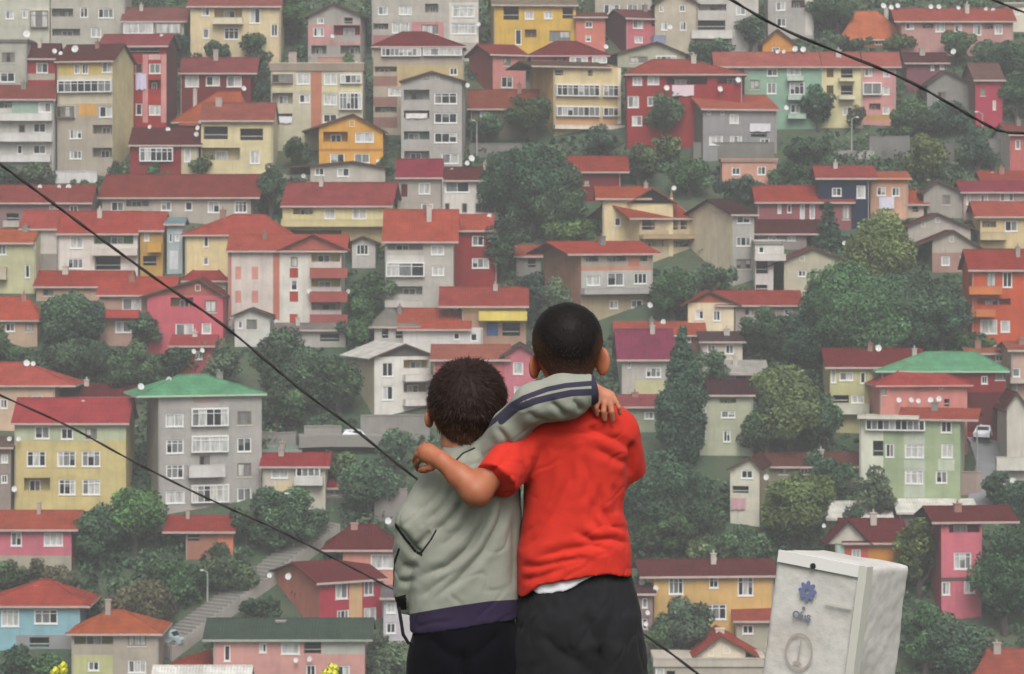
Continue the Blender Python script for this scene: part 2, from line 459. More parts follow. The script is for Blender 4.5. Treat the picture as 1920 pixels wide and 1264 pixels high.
def HS():
    # ---- top edge, left
    h('a1', 'pale green-grey block in the upper left corner', (-40, 93, -20, 100), 'f', 'b3b2a4', '8a8882', 'g3p 57 20 91 52; w2 42 18 52 34; w2 10 20 26 36', cat=A_)
    h('a2', 'long plain grey block with square loggias at top left', (95, 234, -25, 100), 'f', 'aba79c', '8a8882', 'l 97 16 137 42; w2 150 14 165 33; w3 184 16 213 34; l 98 54 150 76; w2p 170 52 190 70', cat=A_)
    h('a3', 'low house with brown roof and pale glazed front', (230, 345, 40, 112), 'x 14', 'a8aaa0', '8c625f', 'g2p 232 43 288 64; g2p 292 43 340 64', ro=(226, 352))
    h('a4', 'cream house with cream balconies and open loggias', (357, 526, 12, 128), 'x -6', 'c8b794', '98625e', 'w2 378 12 393 30; l 402 15 454 46; w2 468 15 488 44; w3 420 52 448 74; w1 380 54 392 72; w2d 508 45 521 68; b:c9bfa6 400 34 456 46', ro=(350, 528))
    h('a5', 'small flat-roofed grey house cut by the left edge', (-30, 50, 80, 196), 'f', 'a8a59c', '77746f', 'w3 3 98 28 118; w2 0 136 28 154')
    h('a6', 'narrow red house under a dark maroon roof', (52, 103, 110, 190), 'x 82', '9c4b4e', '69484c', 'p:aaa294 52 138 103 150; w2 68 118 90 137')
    h('a7', 'five-storey block, yellow above and bare grey below', (103, 211, 114, 332), 'x 83', 'a69e90', '6b4b4e', 'p:c2ab6c 103 114 212 140; w2p 136 118 148 138; w2 151 118 164 138; w2p 190 116 210 136; g8 106 150 211 173; p:bcb49e 103 140 212 194; g4 104 198 139 220; p:cb9d5c 146 195 180 217; w2 185 199 211 220; w3 127 242 151 260; l 172 234 211 262; w3 127 282 151 298; l 172 277 211 307', sr=26, side='c0b68e', ro=(100, 216), cat=A_)
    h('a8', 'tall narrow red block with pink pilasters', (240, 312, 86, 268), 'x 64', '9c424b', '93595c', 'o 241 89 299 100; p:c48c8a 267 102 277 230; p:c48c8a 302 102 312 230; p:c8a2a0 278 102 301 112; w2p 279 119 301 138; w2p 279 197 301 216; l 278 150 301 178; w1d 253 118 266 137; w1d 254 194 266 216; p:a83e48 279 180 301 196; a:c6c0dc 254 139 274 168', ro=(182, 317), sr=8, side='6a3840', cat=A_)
    h('a9', 'wine-red house under a wide brown-red roof', (338, 470, 137, 212), 'x 108', '7c3c46', '8f595b', 'w1p 347 142 373 163; w2 386 143 412 161; w2p 425 143 453 163; c 396 92 405 112', ro=(335, 483))
    h('a10', 'low house with broad orange hipped roof', (326, 468, 229, 258), 'h 167 405 445', '8c5a50', 'b0664f', 'b:a8604e 337 231 372 236', ro=(321, 474))
    h('a11', 'white block with pale green balconies at left edge', (-40, 100, 186, 330), 'x 160', 'bcb9b2', '8e5955', 'p:95aa9e 22 190 100 213; l:8fa898 -6 190 22 212; w2 72 192 96 211; b:cac9c5 -10 213 99 227; b:c6c4c2 -10 250 99 266; w1d 35 234 47 249; w2d 62 231 86 249; b:c8c6c4 -10 291 96 304; w1d 32 272 42 289; w2d 62 272 86 289', cat=A_)
    h('a12', 'red house with white glazed front under dark maroon roof', (244, 372, 272, 345), 'x 240', '8c4a4e', '6d474c', 'g6 262 277 325 303; p:b4ac90 340 272 372 330; w1p 345 278 358 304', ro=(241, 380))
    h('a13', 'cream-yellow house with three dark loggias', (377, 512, 226, 345), 'x 193', 'c6ba94', '9a625a', 'o 382 237 427 261; o 450 241 493 263; l 375 277 450 316; w2 468 283 487 307; c 400 182 412 198', ro=(373, 515))
    # ---- top edge, middle
    h('b1', 'grey and pink gabled house, tallest of its row', (577, 676, 32, 135), 'y 5 626', 'a29c96', '5f5652', 'p:ba8c8a 577 46 677 84; w2 594 33 607 44; o 645 33 661 44; w3 587 51 607 68; l:a44c58 625 47 676 79; l 583 85 612 112; l 638 85 676 112', sr=9, ro=(570, 690))
    h('b2', 'grey block with deep pink panels and white shutters', (697, 897, -12, 112), 'f', 'aba69e', '8a8882', 'w2p 709 12 727 28; w3p 748 11 772 28; l 797 7 822 34; p:bb8588 772 41 832 78; w2p 735 42 767 62; w3p 790 46 822 64; p:c4c0b8 842 5 897 80; w3p 848 10 890 32; w3p 845 43 893 64; l 700 44 728 62; p:a87478 700 66 735 84', cat=A_)
    h('b3', 'beige block with maroon hipped roof and brown loggias', (700, 869, 87, 255), 'h 60 752 796', 'a89d8e', '7f474f', 'g9 715 90 790 106; g5p 793 90 866 105; p:b5a37c 745 122 869 165; l 703 125 744 142; w3p 728 165 765 180; w2 843 127 858 141; l 703 163 744 180; l 703 200 744 218; p:94756e 700 143 745 162; p:94756e 700 182 745 199; p:94756e 700 220 745 240', ro=(696, 873), cat=A_)
    h('b4', 'plain grey gabled block with triple white windows', (752, 866, 152, 330), 'y 133 810', 'a7a49f', '5e4d4b', 'l 757 168 805 200; l:b48c70 757 207 805 232; l:809c90 757 246 805 272; l 758 283 805 308; w3 814 174 857 195; w3 814 212 857 231; w3 814 249 857 268; w2p 828 288 860 307; v 796 141 804 149; v 816 141 824 149; a:d2cecc 761 213 801 222', sr=5, ro=(748, 874), cat=A_)
    h('b5', 'flat-roofed beige block with one orange vertical stripe', (508, 680, 133, 282), 'f 119', 'b6b19c', '9a8c80', 'p:b27a66 583 134 603 240; g3 510 139 550 156; p:c8c096 510 158 550 169; p:c8c096 556 160 582 170; p:c8c096 604 161 633 172; l 510 174 549 208; l 513 213 548 236; w2p 556 137 581 158; w2 561 177 581 193; w2p 607 137 632 159; w2p 607 176 632 197; g4 638 140 678 157; p:c8c096 638 159 679 171; g6 636 174 679 206; w2 606 214 632 230; a:d2d0d6 516 219 548 231; c 538 97 553 124; c:b08a7c 592 106 640 124', cat=A_)
    h('b6', 'bright orange-yellow house with a brown gable', (598, 718, 246, 318), 'y 213 662', 'cb9a50', '6a4e46', 'l:bb8a46 606 247 652 279; w2p 666 248 701 267; w2 619 288 646 307; w2 664 288 693 306; p:b07c3c 598 279 718 284; v 655 226 665 238', ro=(566, 724))
    h('b7', 'salmon house with balconies along its darker left side', (924, 986, 102, 180), 'x 83', 'c0837d', '8f5250', 'w2 944 107 958 123; w2 940 143 962 164', sl=46, side='8c5654', ro=(916, 990))
    h('b8', 'low house with brown roof above dark trees', (882, 1006, 204, 262), 'x 168', '757067', '8e5d53', 'w2 900 210 918 224', ro=(876, 1013))
    h('b9', 'mustard yellow block at the top edge', (926, 1080, 9, 108), 'x -8', 'c6a557', '8a8070', 'o 944 11 973 37; w2p 984 20 1001 36; w2p 1020 20 1036 35; o 1055 13 1075 34; w1d 966 55 978 84; l 984 55 1006 80; w2 1030 57 1070 78', sl=8, cat=A_)
    h('b10', 'salmon pink house beside the mustard yellow block', (1080, 1135, 32, 108), 'x 24', 'c67c70', '7a5c55', 'w2 1097 40 1111 52; w1 1098 66 1108 78')
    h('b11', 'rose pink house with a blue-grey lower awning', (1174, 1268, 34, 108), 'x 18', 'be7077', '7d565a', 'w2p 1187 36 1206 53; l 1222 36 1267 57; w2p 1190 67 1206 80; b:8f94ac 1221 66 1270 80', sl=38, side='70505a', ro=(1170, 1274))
    h('b12', 'beige block half hidden behind rose pink roofs', (1116, 1222, -10, 62), 'f', 'aaa498', '8a8882', 'w3 1132 8 1162 26; w2 1176 8 1196 20', cat=A_)
    h('b13', 'cream gabled block at the top edge', (1228, 1308, 8, 100), 'y -18 1264', 'b3a998', '6e6862', 'w2d 1274 9 1285 22; w2 1236 10 1244 22; w2 1275 40 1287 57; w2 1240 42 1252 57', cat=A_)
    h('b14', 'white-grey block with stacked long balconies', (1306, 1422, -14, 100), 'f', 'b5b1ab', '8a8882', 'l 1310 8 1362 28; o 1304 38 1360 56; b:cbc7c2 1296 58 1372 73; w2p 1380 10 1398 28; w2 1376 40 1400 56', cat=A_)
    h('b15', 'shallow grey-green gabled house with a window strip', (1158, 1285, 103, 128), 'y 78 1232', 'a6a494', '605856', 'g4 1230 105 1268 116; w2p 1180 106 1215 118', ro=(1140, 1292))
    h('b16', 'pink house under a wine-coloured hipped roof', (996, 1138, 104, 160), 'h 78 1042 1082', 'ae7078', '80444e', 'l 1036 107 1062 120; g3p 1068 107 1102 119; g3p 1110 107 1138 119', ro=(990, 1144), fascia='b8949a')
    h('b17', 'cream house with two rows of white glazing', (1038, 1166, 124, 256), 'x 116', 'c9b890', '6c5c50', 'g8 1042 158 1124 180; g3 1130 158 1160 180; g8 1042 199 1124 218; g3 1130 200 1160 217; p:d6cdb6 1160 125 1166 240; o 1030 131 1056 141; o 1103 131 1112 141; p:c69c78 1040 221 1158 234; b:d2cabb 1036 235 1168 242; p:b8a47c 1040 182 1158 197', sl=44, side='cfa670', ro=(994, 1148), D=9, cat=A_)
    h('b18', 'crimson house with white laundry and wide red roof', (1176, 1392, 139, 280), 'h 112 1225 1292', '963440', 'a05a54', 'w2p 1186 145 1204 160; w2p 1214 142 1236 159; l:6a4a50 1250 145 1326 168; w2p 1177 180 1198 202; w2 1214 181 1232 199; w2 1185 217 1204 236; l 1345 143 1394 168; a:d2bec6 1260 160 1301 180; w2p 1340 190 1358 206', ro=(1170, 1402), cat=A_)
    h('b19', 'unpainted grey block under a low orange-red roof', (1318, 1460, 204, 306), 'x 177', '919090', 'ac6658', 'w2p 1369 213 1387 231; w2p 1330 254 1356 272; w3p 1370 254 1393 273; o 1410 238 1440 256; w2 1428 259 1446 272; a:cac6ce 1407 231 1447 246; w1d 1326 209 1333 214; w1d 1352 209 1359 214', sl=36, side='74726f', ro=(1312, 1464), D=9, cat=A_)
    h('b20', 'low salmon house under the unpainted grey block', (1354, 1456, 304, 354), 'f 299', 'c39482', 'a08a80', 'w2 1372 314 1388 328; w2d 1420 312 1436 328', D=4)
    # ---- top edge, right
    h('c1', 'mint green house in the three-coloured terrace', (1395, 1540, 125, 240), 'x 98', '88a593', 'ab6962', 'w2 1438 129 1458 143; b:b0c0b2 1475 143 1506 152; w2p 1476 127 1502 142; w2 1438 155 1456 176; g3 1480 155 1508 178; b:a8b9aa 1476 179 1508 188; w2 1482 195 1500 212; b:a2b8aa 1476 214 1510 223; w2 1406 150 1424 168', ro=(1338, 1540), cat=A_)
    h('c2', 'pale yellow house in the three-coloured terrace', (1540.5, 1617, 125, 238), 'x 98', 'c9c098', 'ab6962', 'd:7c5c3e 1550 128 1563 145; o 1577 127 1599 146; b:cbc3a4 1572 147 1602 153; d:6c5a40 1550 160 1563 176; o 1577 160 1599 178; b:cbc4aa 1572 179 1602 187; w2 1580 200 1598 216', cat=A_, ro=(1541, 1617))
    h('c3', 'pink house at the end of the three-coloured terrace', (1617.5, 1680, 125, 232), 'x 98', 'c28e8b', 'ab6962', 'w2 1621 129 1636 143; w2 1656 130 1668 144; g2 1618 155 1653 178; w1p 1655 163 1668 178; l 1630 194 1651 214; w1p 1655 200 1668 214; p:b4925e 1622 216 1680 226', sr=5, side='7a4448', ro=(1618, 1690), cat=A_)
    h('c4', 'long low house with bright orange hipped roof', (1584, 1698, 74, 92), 'h 20 1612 1650', '9c6a55', 'c4765a', 'w2 1640 76 1654 84', ro=(1574, 1706))
    h('c5', 'long pink terrace house below a row of dishes', (1690, 1900, 40, 105), 'x 16', 'b38b86', 'a55f58', 'w2 1698 43 1714 55; l 1730 44 1750 60; w2p 1754 42 1772 60; w2 1790 46 1804 60; w2p 1825 46 1840 66; w2p 1865 46 1880 64; l 1845 44 1862 62', ro=(1676, 1906), cat=A_)
    h('c6', 'grey gabled house with bare rendered front', (1738, 1826, 160, 212), 'y 131 1772', '8e8c87', '575250', 'w2 1758 172 1774 186', ro=(1732, 1832))
    h('c7', 'dull maroon roofed house above the grey gable', (1700, 1776, 118, 170), 'x 99', '85606a', '684a4d', 'w1p 1762 121 1771 130; w1p 1745 122 1752 132')
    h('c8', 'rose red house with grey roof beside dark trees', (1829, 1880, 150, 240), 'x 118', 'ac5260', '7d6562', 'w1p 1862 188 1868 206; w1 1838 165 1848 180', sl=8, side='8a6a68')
    h('c9', 'pink house cut by the right edge under the cable', (1894, 1960, 252, 332), 'x 232', 'b56c69', '8a5a56', 'w1p 1904 262 1914 280', sl=14, side='bcb4b0')
    h('c10', 'white house in the upper right corner', (1886, 1970, 12, 60), 'f', 'cec6b6', '8a8882', 'w2 1900 18 1912 28')
    h('c11', 'grey block with one pink balcony', (1440, 1526, -15, 72), 'f', 'a5a29e', '8a8882', 'l:b56a79 1484 0 1509 25; w2p 1455 3 1473 20; p:c2beb8 1510 -15 1526 66; w2 1456 34 1474 50', cat=A_)
    h('c12', 'small orange-yellow gabled house behind dishes', (1430, 1490, 84, 122), 'y 54 1457', 'c58c50', '7a5048', 'w2 1448 88 1462 100', ro=(1424, 1496))
    # ---- second band, left
    h('d1', 'long mauve house with dormer cut by the left edge', (-40, 170, 380, 440), 'x 347', '8c7679', '925754', 'o 12 400 35 414; b:b0a8a0 8 414 38 426; w2 92 386 110 398; w2 130 386 146 398; c:9a5c54 22 351 45 366', ro=(-50, 174))
    h('d2', 'long pale grey house under the widest red roof', (186, 470, 370, 425), 'x 327', 'aba399', '8c5451', 'w2 203 378 228 396; l 232 373 276 397; w2 299 377 319 395; w2 388 377 411 399; w3 439 377 463 399; w1 345 378 359 395', sr=15, ro=(178, 489))
    h('d3', 'white wing with grey footing left of white house', (45, 107, 429, 520), 'x 394', 'c0bab2', 'ad5e58', 'p:918c86 45 476 108 520', ro=(36, 108))
    h('d4', 'white house with a green-walled loggia', (108, 258, 438, 522), 'x 396', 'ccc6be', 'aa5852', 'w2p 131 443 156 466; w3 127 485 156 504; l:7c9a74 176 440 250 470; o 178 481 226 506; b:cac2ba 174 467 259 479', ro=(107, 261))
    h('d5', 'narrow ochre house with an orange balcony', (263, 305, 432, 520), 'x 397', 'b4935c', 'ad5b55', 'b:c89c54 279 456 304 473; o 268 480 293 498; w1p 270 438 280 452', ro=(261, 309))
    h('d6', 'plain cream house with red hipped roof', (347, 520, 440, 530), 'h 403 432 492', 'd0bf92', 'b05d55', 'w1 382 443 391 463; w1 381 482 391 497', ro=(340, 545))
    h('d7', 'white block with coral stripes and stacked coral balconies', (427, 640, 470, 616), 'x 440', 'c4b9b1', 'ae5f56', 'p:b5766a 512 472 524 600; p:b5766a 427 472 434 595; p:c7c3ba 526 472 579 612; p:c28a80 441 500 452 524; p:c28a80 441 545 452 568; p:c28a80 472 500 484 524; p:c28a80 472 545 484 568; p:a45650 543 503 559 521; w1p 545 482 558 501; w1 545 525 558 545; p:a45650 543 547 559 566; p:a45650 543 589 559 605; l:d2c48e 584 474 638 503; l:cdbc5c 584 524 638 548; l:c8a8a6 584 568 638 591; b:a5655e 582 503 652 521; b:a0605c 582 547 652 566; b:a06464 582 590 652 606; G:a8685e 519 438 656 469', ro=(424, 652), cat=A_)
    h('d8', 'little cream house with dark red pyramid roof', (345, 424, 526, 548), 'h 494 374 392', 'c3b396', 'a05049', 'w1 372 530 380 540', ro=(338, 430))
    h('d9', 'pale green house with orange roof at left edge', (-40, 67, 455, 552), 'x 430', 'b5b492', 'b56850', 'w1d 47 497 56 521; w2 -5 458 12 478; b:bab09c -12 501 14 524', ro=(-50, 64))
    h('d10', 'low tan house with red roof behind dark tree', (68, 240, 537, 566), 'x 508', 'b39b86', 'a5554d', 'w2 80 542 100 555', ro=(62, 246))
    h('d11', 'pink gabled house with pale window shutters', (276, 418, 556, 660), 'y 522 372', 'bc6670', '7b4f4c', 'l:a08e5c 320 558 362 587; w2p 384 563 406 586; w2p 329 607 363 633; w1p 378 606 396 626; v 366 534 376 546', ro=(262, 424), gc='a0665f')
    h('d12', 'tan house with red roof joined to pink gable', (186, 276, 553, 648), 'x 519', 'a88c80', 'b25b54', 'w2p 229 559 265 582; b:b45a56 190 581 262 596; w2 216 602 246 624', ro=(180, 330))
    h('d13', 'tan house with orange-red hipped roof at left edge', (-40, 70, 600, 652), 'h 557 -20 42', 'b59c88', 'b76053', 'w1p 48 606 62 622; w2 10 606 28 622', ro=(-50, 77))
    h('d14', 'small white house with one dark window', (440, 506, 592, 650), 'y 577 470', 'bfbdb6', '6a5d5a', 'w1d 462 599 482 618; w1 446 602 455 616', ro=(434, 512))
    h('d16', 'narrow blue-grey shanty squeezed beside ochre house', (313, 342, 420, 512), 'x 408', 'a4b2b5', '82969a', 'w1d 317 438 323 454; p:c8ccd0 318 470 334 505; w1 328 440 336 452', D=4)
    # ---- second band, middle
    h('e1', 'pale grey house with shallow grey gable', (582, 722, 313, 352), 'y 302 662', 'b0aaa0', '8d847c', 'w2 590 314 608 329; w2 632 315 655 331', ro=(540, 728))
    h('e2', 'pale yellow house beneath a deep red roof', (528, 722, 386, 462), 'x 342', 'cbc094', '985858', 'l 548 388 586 412; w2p 607 390 628 411; w2p 660 390 687 411; b:c6bb8e 528 412 724 425; p:aca07c 528 428 722 462; o 540 432 640 452', sr=13, ro=(525, 738))
    h('e3', 'grey house under a magenta-red roof', (745, 828, 333, 408), 'x 298', 'a69f98', '95455a', 'd:6c4248 752 345 764 369; w2p 785 343 807 364; w2 790 382 812 399', ro=(741, 831))
    h('e4', 'white house with wide dark windows', (829, 937, 338, 414), 'x 313', 'c8c4bc', '70444c', 'w2d 835 341 880 361; w2d 893 341 926 361; w1d 834 381 843 399; w1d 866 381 876 399; w3d 891 381 927 399', ro=(832, 940))
    h('e5', 'grey-white block with glazed middle balcony', (722, 850, 453, 596), 'x 393', 'adaaa3', 'b26054', 'l 727 456 793 478; g3 724 492 796 519; l 733 537 792 563; w2p 808 460 833 478; w2 810 499 833 517; b:b8b4ae 722 563 795 576; p:bbb8b2 722 479 795 491', ro=(716, 860), D=9, cat=A_)
    h('e6', 'dark red house with two small white windows', (852, 932, 432, 538), 'x 402', '913f4a', 'b26054', 'w2 885 442 907 461; w3 885 484 917 503', ro=(860, 926))
    h('e7', 'tiny white house with an arched brown roof', (660, 704, 456, 502), 'y 442 680', 'bbb7b0', '86705f', 'w3 668 458 691 478', ro=(650, 712))
    h('e8', 'house with a lemon yellow balcony below red roof', (866, 986, 574, 660), 'x 538', 'a28776', 'a15954', 'p:cab25c 866 574 986 584; b:d6c266 898 584 988 601; d:586a92 912 604 934 630; o 942 606 975 630', ro=(822, 992))
    h('e9', 'white house with orange-red roof behind small boy', (756, 905, 617, 672), 'x 578', 'c2c0bb', 'ab6053', 'w1d 850 624 862 637; w1d 882 625 895 640', ro=(744, 884))
    h('e10', 'house with grey hipped roof and white pillars', (702, 772, 612, 668), 'h 579 722 732', 'b0aca6', '8b8780', 'o 716 617 728 634; o 742 617 754 634', ro=(690, 790))
    # ---- second band, right
    h('f1', 'dim maroon house with red roof on the green slope', (1066, 1164, 322, 378), 'x 293', '7e4a50', '9c554f', 'w1p 1095 338 1105 348; o 1072 352 1090 364', ro=(1053, 1180))
    h('f2', 'cream house with orange roof and dark gable', (1130, 1262, 372, 482), 'x 350', 'cdbf98', 'aa5f4d', 'w1 1152 408 1164 424; G:4b494e 1176 352 1270 381', ro=(1116, 1222))
    h('f3', 'beige house with cream side wall and dark windows', (1200, 1308, 409, 500), 'x 377', 'bba98e', 'a25a4e', 'o 1204 412 1229 431; o 1249 412 1274 431; o 1279 412 1291 430; b:b49e7e 1198 440 1312 448; l 1212 452 1246 470; l 1266 452 1304 472', sl=72, side='d2c49a', ro=(1176, 1303), D=8)
    h('f4', 'tall narrow grey house with long cream side wall', (1374, 1416, 402, 538), 'x 374', 'a5a49e', '5d4c4a', 'w2 1382 405 1409 419; w3 1381 444 1410 462; w3 1381 486 1410 505', sl=76, side='c7baa2', ro=(1366, 1421), D=9)
    h('f5', 'small flat-roofed white house with black openings', (1416, 1470, 458, 556), 'f 452', 'c0bcb6', '8a8882', 'w1d 1422 462 1433 475; o 1418 490 1440 513; o 1416 534 1439 546; b:c6c2bc 1414 477 1472 489')
    h('f6', 'house with salmon upper floor over grey-white storey', (1090, 1228, 476, 612), 'x 453', 'a2998e', 'ac5850', 'l 1098 478 1123 500; l 1140 478 1176 500; l 1203 478 1217 500; p:b57a68 1180 477 1202 506; p:b88a76 1090 500 1228 508; p:aeaca8 1090 508 1228 552; w2p 1100 517 1126 536; w2 1140 512 1172 537; w3 1191 513 1217 534; b:aaa8a4 1088 541 1230 552; p:a49880 1090 555 1228 612; w2p 1144 564 1161 580; w2 1186 564 1208 579', sl=70, side='ac8470', ro=(1060, 1242), D=8, cat=A_)
    h('f7', 'small grey shed-like house with red roof', (968, 1014, 480, 518), 'x 460', '8e8c88', 'a86458', 'o 990 486 1004 501')
    h('f8', 'cream gabled house with tall narrow windows', (1290, 1376, 572, 624), 'y 545 1330', 'd2c3a4', 'a55a50', 'w2 1303 582 1320 599; w2 1337 582 1351 602', ro=(1276, 1390), gc='a8685a')
    h('f9', 'grey-pink wing with red roof beside cream gable', (1378, 1500, 572, 622), 'x 545', '9f958e', '9f5752', 'w2 1396 579 1412 592; w2 1430 579 1446 592; w2 1470 579 1486 592', ro=(1340, 1507))
    h('f10', 'low house with orange-red roof above magenta roof', (1156, 1320, 628, 656), 'x 603', '8c6a66', 'ad6256', 'w2 1280 632 1296 642', ro=(1150, 1326))
    h('f11', 'grey house under a deep magenta roof', (1166, 1254, 674, 758), 'x 617', 'aca9a0', '8f5164', 'w3 1211 689 1240 708; w1d 1177 678 1183 690; p:b8b690 1190 713 1254 758', ro=(1156, 1268), sl=5)
    h('f12', 'slate blue-black house with one white window', (1535, 1630, 334, 432), 'x 311', '4b4f5c', '9e5956', 'w1p 1606 348 1623 372; w2d 1560 352 1578 368', ro=(1528, 1646))
    h('f13', 'salmon house hung with white washing', (1632, 1703, 334, 412), 'x 322', 'c49b85', 'aa6957', 'p:c88c70 1632 336 1703 346; w2 1644 350 1661 367; w2 1672 351 1687 368; a:cac6d4 1648 370 1676 392', fascia='c8937a')
    h('f14', 'small house with steep orange roof and grey wall', (1698, 1738, 383, 408), 'x 357', 'b8aa98', 'ac614b', 'o 1711 387 1722 397')
    h('f15', 'plum-pink house with tall white windows', (1420, 1596, 379, 434), 'x 348', '926469', 'a35751', 'w1p 1500 383 1509 412; w1p 1518 383 1528 411; w1 1476 384 1484 399; w1p 1458 384 1465 400; l 1536 383 1558 403; w2p 1579 384 1594 412', ro=(1414, 1603), sl=0)
    h('f16', 'low grey house under long dark maroon roof', (1420, 1512, 438, 470), 'x 412', '8e8682', '69454c', 'w2 1440 442 1456 452; w2p 1476 442 1492 452', ro=(1410, 1546))
    h('f17', 'cream-green gabled house left of the tall trees', (1450, 1578, 498, 556), 'y 463 1525', 'b4ae9a', '84505a', 'w2 1496 507 1512 519; v 1499 480 1509 490', ro=(1440, 1612))
    h('f18', 'upper of two long low cream gables', (1702, 1820, 432, 458), 'y 399 1757', 'aca59c', '6c4b4e', 'v 1754 408 1763 418; v 1727 416 1735 426', ro=(1676, 1834))
    h('f19', 'lower of two long low cream gables', (1748, 1836, 468, 514), 'y 431 1787', 'ada598', '68484d', 'w1p 1765 480 1781 498; p:a4847c 1748 474 1836 514; w1p 1800 480 1812 497; v 1780 444 1788 454', ro=(1696, 1846))
    h('f20', 'grey gabled house with a white double window', (1732, 1806, 362, 408), 'y 337 1756', '9a968e', '635c59', 'w2p 1767 366 1782 384', ro=(1724, 1812))
    h('f21', 'dusky pink house with a maroon roof strip', (1807, 1960, 360, 412), 'x 340', 'ae9a95', '95515a', 'w2p 1838 365 1853 385; w3 1875 362 1901 378; w1p 1812 365 1820 384', ro=(1800, 1960))
    h('f22', 'creamy yellow house with open balcony at right edge', (1838, 1970, 406, 466), 'x 378', 'c6b18a', 'aa6158', 'l 1842 415 1868 434; w2 1884 414 1908 434; b:bcac8a 1836 436 1886 450', ro=(1826, 1975))
    h('f23', 'bright orange house with orange balconies', (1822, 1975, 506, 642), 'x 468', 'bb6149', '9f534c', 'w2p 1850 510 1868 538; w2 1880 510 1898 539; b:c87c56 1815 537 1876 552; l 1832 560 1895 580; b:c67c56 1815 580 1864 594; w2p 1838 599 1870 626; w1p 1876 601 1894 623', ro=(1814, 1980), cat=A_)
    h('f24', 'cluster house with bright red roof at right edge', (1850, 1970, 341, 370), 'x 321', 'a58278', 'a35a50', 'w2 1866 345 1878 355', ro=(1838, 1975))
    # ---- third band
    h('g1', 'peach house with red roof and gutter at left edge', (-40, 103, 722, 810), 'h 680 -30 40', 'c2a892', 'b4625a', 'w2 0 748 14 766; w2 60 742 80 760', ro=(-50, 143))
    h('g2', 'sunken house with wine-red roof behind yellow-green block', (110, 248, 744, 780), 'x 720', '7c6868', '76414c', 'w2 200 750 216 762', ro=(104, 252))
    h('g3', 'yellow-green block with nine windows in three columns', (27, 236, 793, 962), 'x 746', 'beb07e', 'ac5558', 'p:acb598 27 793 236 826; w2 65 799 93 823; w2 114 803 137 824; w2 160 803 182 824; w3 50 846 86 875; w3 107 846 142 875; w3 153 846 188 875; l 45 896 94 937; w3 110 899 142 928; w3 154 899 188 928', ro=(21, 243), cat=A_)
    h('g4', 'tall grey block with green roof and white windows', (297, 486, 741, 970), 'h 704 346 392', 'a3a09c', '6fa380', 'w2p 310 776 343 801; w3 311 825 343 851; w3 311 872 343 898; w2p 310 921 345 945; g5 356 767 424 801; g4p 356 819 424 850; b:c4c1be 350 873 416 896; w2 371 856 391 889; g6 356 911 425 945; w1p 441 774 467 800; w2 441 824 467 851; w2p 441 872 467 898; w2 441 919 467 944; p:a68c88 360 743 408 757', sl=37, side='9c948c', ro=(256, 494), fascia='a9bda8', cat=A_)
    h('g5', 'small white house with red roof and veranda', (492, 610, 874, 960), 'x 849', 'bdb6a8', 'a05052', 'w2p 508 880 540 897; g4 555 874 601 894; b:cac8c2 553 893 606 909; p:c6b896 515 903 548 925', ro=(486, 619))
    h('g6', 'little red-roofed outbuilding by the white house', (608, 656, 914, 936), 'x 888', 'a3968e', '92494a', 'w1p 622 918 632 928')
    h('g7', 'white gabled house with pale roof and cream side', (702, 806, 672, 786), 'y 645 757', 'cfccc4', 'd6d2ca', 'w2 716 680 737 707; w2 716 724 737 751; l:c6aa7c 756 676 803 703; l:9e8070 756 720 803 749; b:cecbc4 754 703 808 716; b:cecbc4 754 749 808 762', sl=60, side='c5b9a0', gc='6b6965', ro=(690, 822), D=9)
    h('g8', 'mauve-red house with brown-red roof behind small boy', (812, 946, 674, 800), 'x 646', 'b26a6a', 'a46a5e', 'w2 830 684 846 702', ro=(806, 958))
    h('g9', 'pink house between the heads of the boys', (946, 1004, 668, 800), 'y 645 975', 'bb737e', '5c5058', 'w1p 962 679 981 702; w2p 964 724 992 744', ro=(936, 1014))
    h('g10', 'low house with faded pink roof and greenish wall', (1164, 1232, 762, 812), 'x 740', '929682', '9c5d61', 'w2p 1208 772 1226 786', ro=(1158, 1238))
    h('g11', 'pale green house beside the tall dark cypress', (1312, 1412, 740, 858), 'x 712', 'acae98', '5f4c52', 'w2p 1313 764 1325 785; l 1350 748 1380 762; w2 1352 770 1379 784; w2 1356 807 1370 829; w1 1316 806 1324 823', ro=(1326, 1416))
    h('g12', 'low garage with pale flat-looking roof', (1362, 1438, 700, 732), 'x 676', '8c8c88', 'b6b2ac', 'o 1380 706 1400 722', ro=(1358, 1442))
    h('g13', 'narrow white gabled house with washing below', (1370, 1424, 880, 992), 'y 856 1408', 'c6c2b2', '6a5452', 'w2 1390 882 1412 898; o 1374 912 1404 926; a:c49aa0 1372 935 1398 956', sr=30, side='a89a84', ro=(1364, 1428))
    h('g14', 'low brown-roofed house behind olive tree', (1440, 1612, 874, 912), 'x 848', '8c8678', '7c5a57', 'w2 1460 878 1476 890; w2p 1500 878 1516 890', ro=(1426, 1618))
    h('g15', 'yellow-green house with maroon roof and white balconies', (1556, 1730, 688, 808), 'x 653', 'b3b086', '80434f', 'w2p 1574 698 1600 714; w1d 1613 698 1623 719; o 1562 741 1592 756; b:bfbfb0 1552 757 1628 776; w2p 1596 741 1620 756; w1p 1558 692 1568 718', ro=(1546, 1738), cat=A_)
    h('g16', 'dark red house under a green sheet roof', (1652, 1885, 695, 830), 'h 660 1745 1838', '8c404c', '72a683', 'w2 1866 698 1884 713; p:6c3a44 1652 735 1886 810; w2d 1840 705 1852 720', ro=(1640, 1892), fascia='9fb8a2', cat=A_)
    h('g17', 'salmon house with five dishes on its wall', (1650, 1816, 722, 862), 'h 684 1720 1744', 'be827a', 'ab5856', 'w2p 1653 727 1662 741; o 1772 749 1782 763; w1d 1763 724 1770 730', sl=12, ro=(1640, 1826), fascia='b88c86')
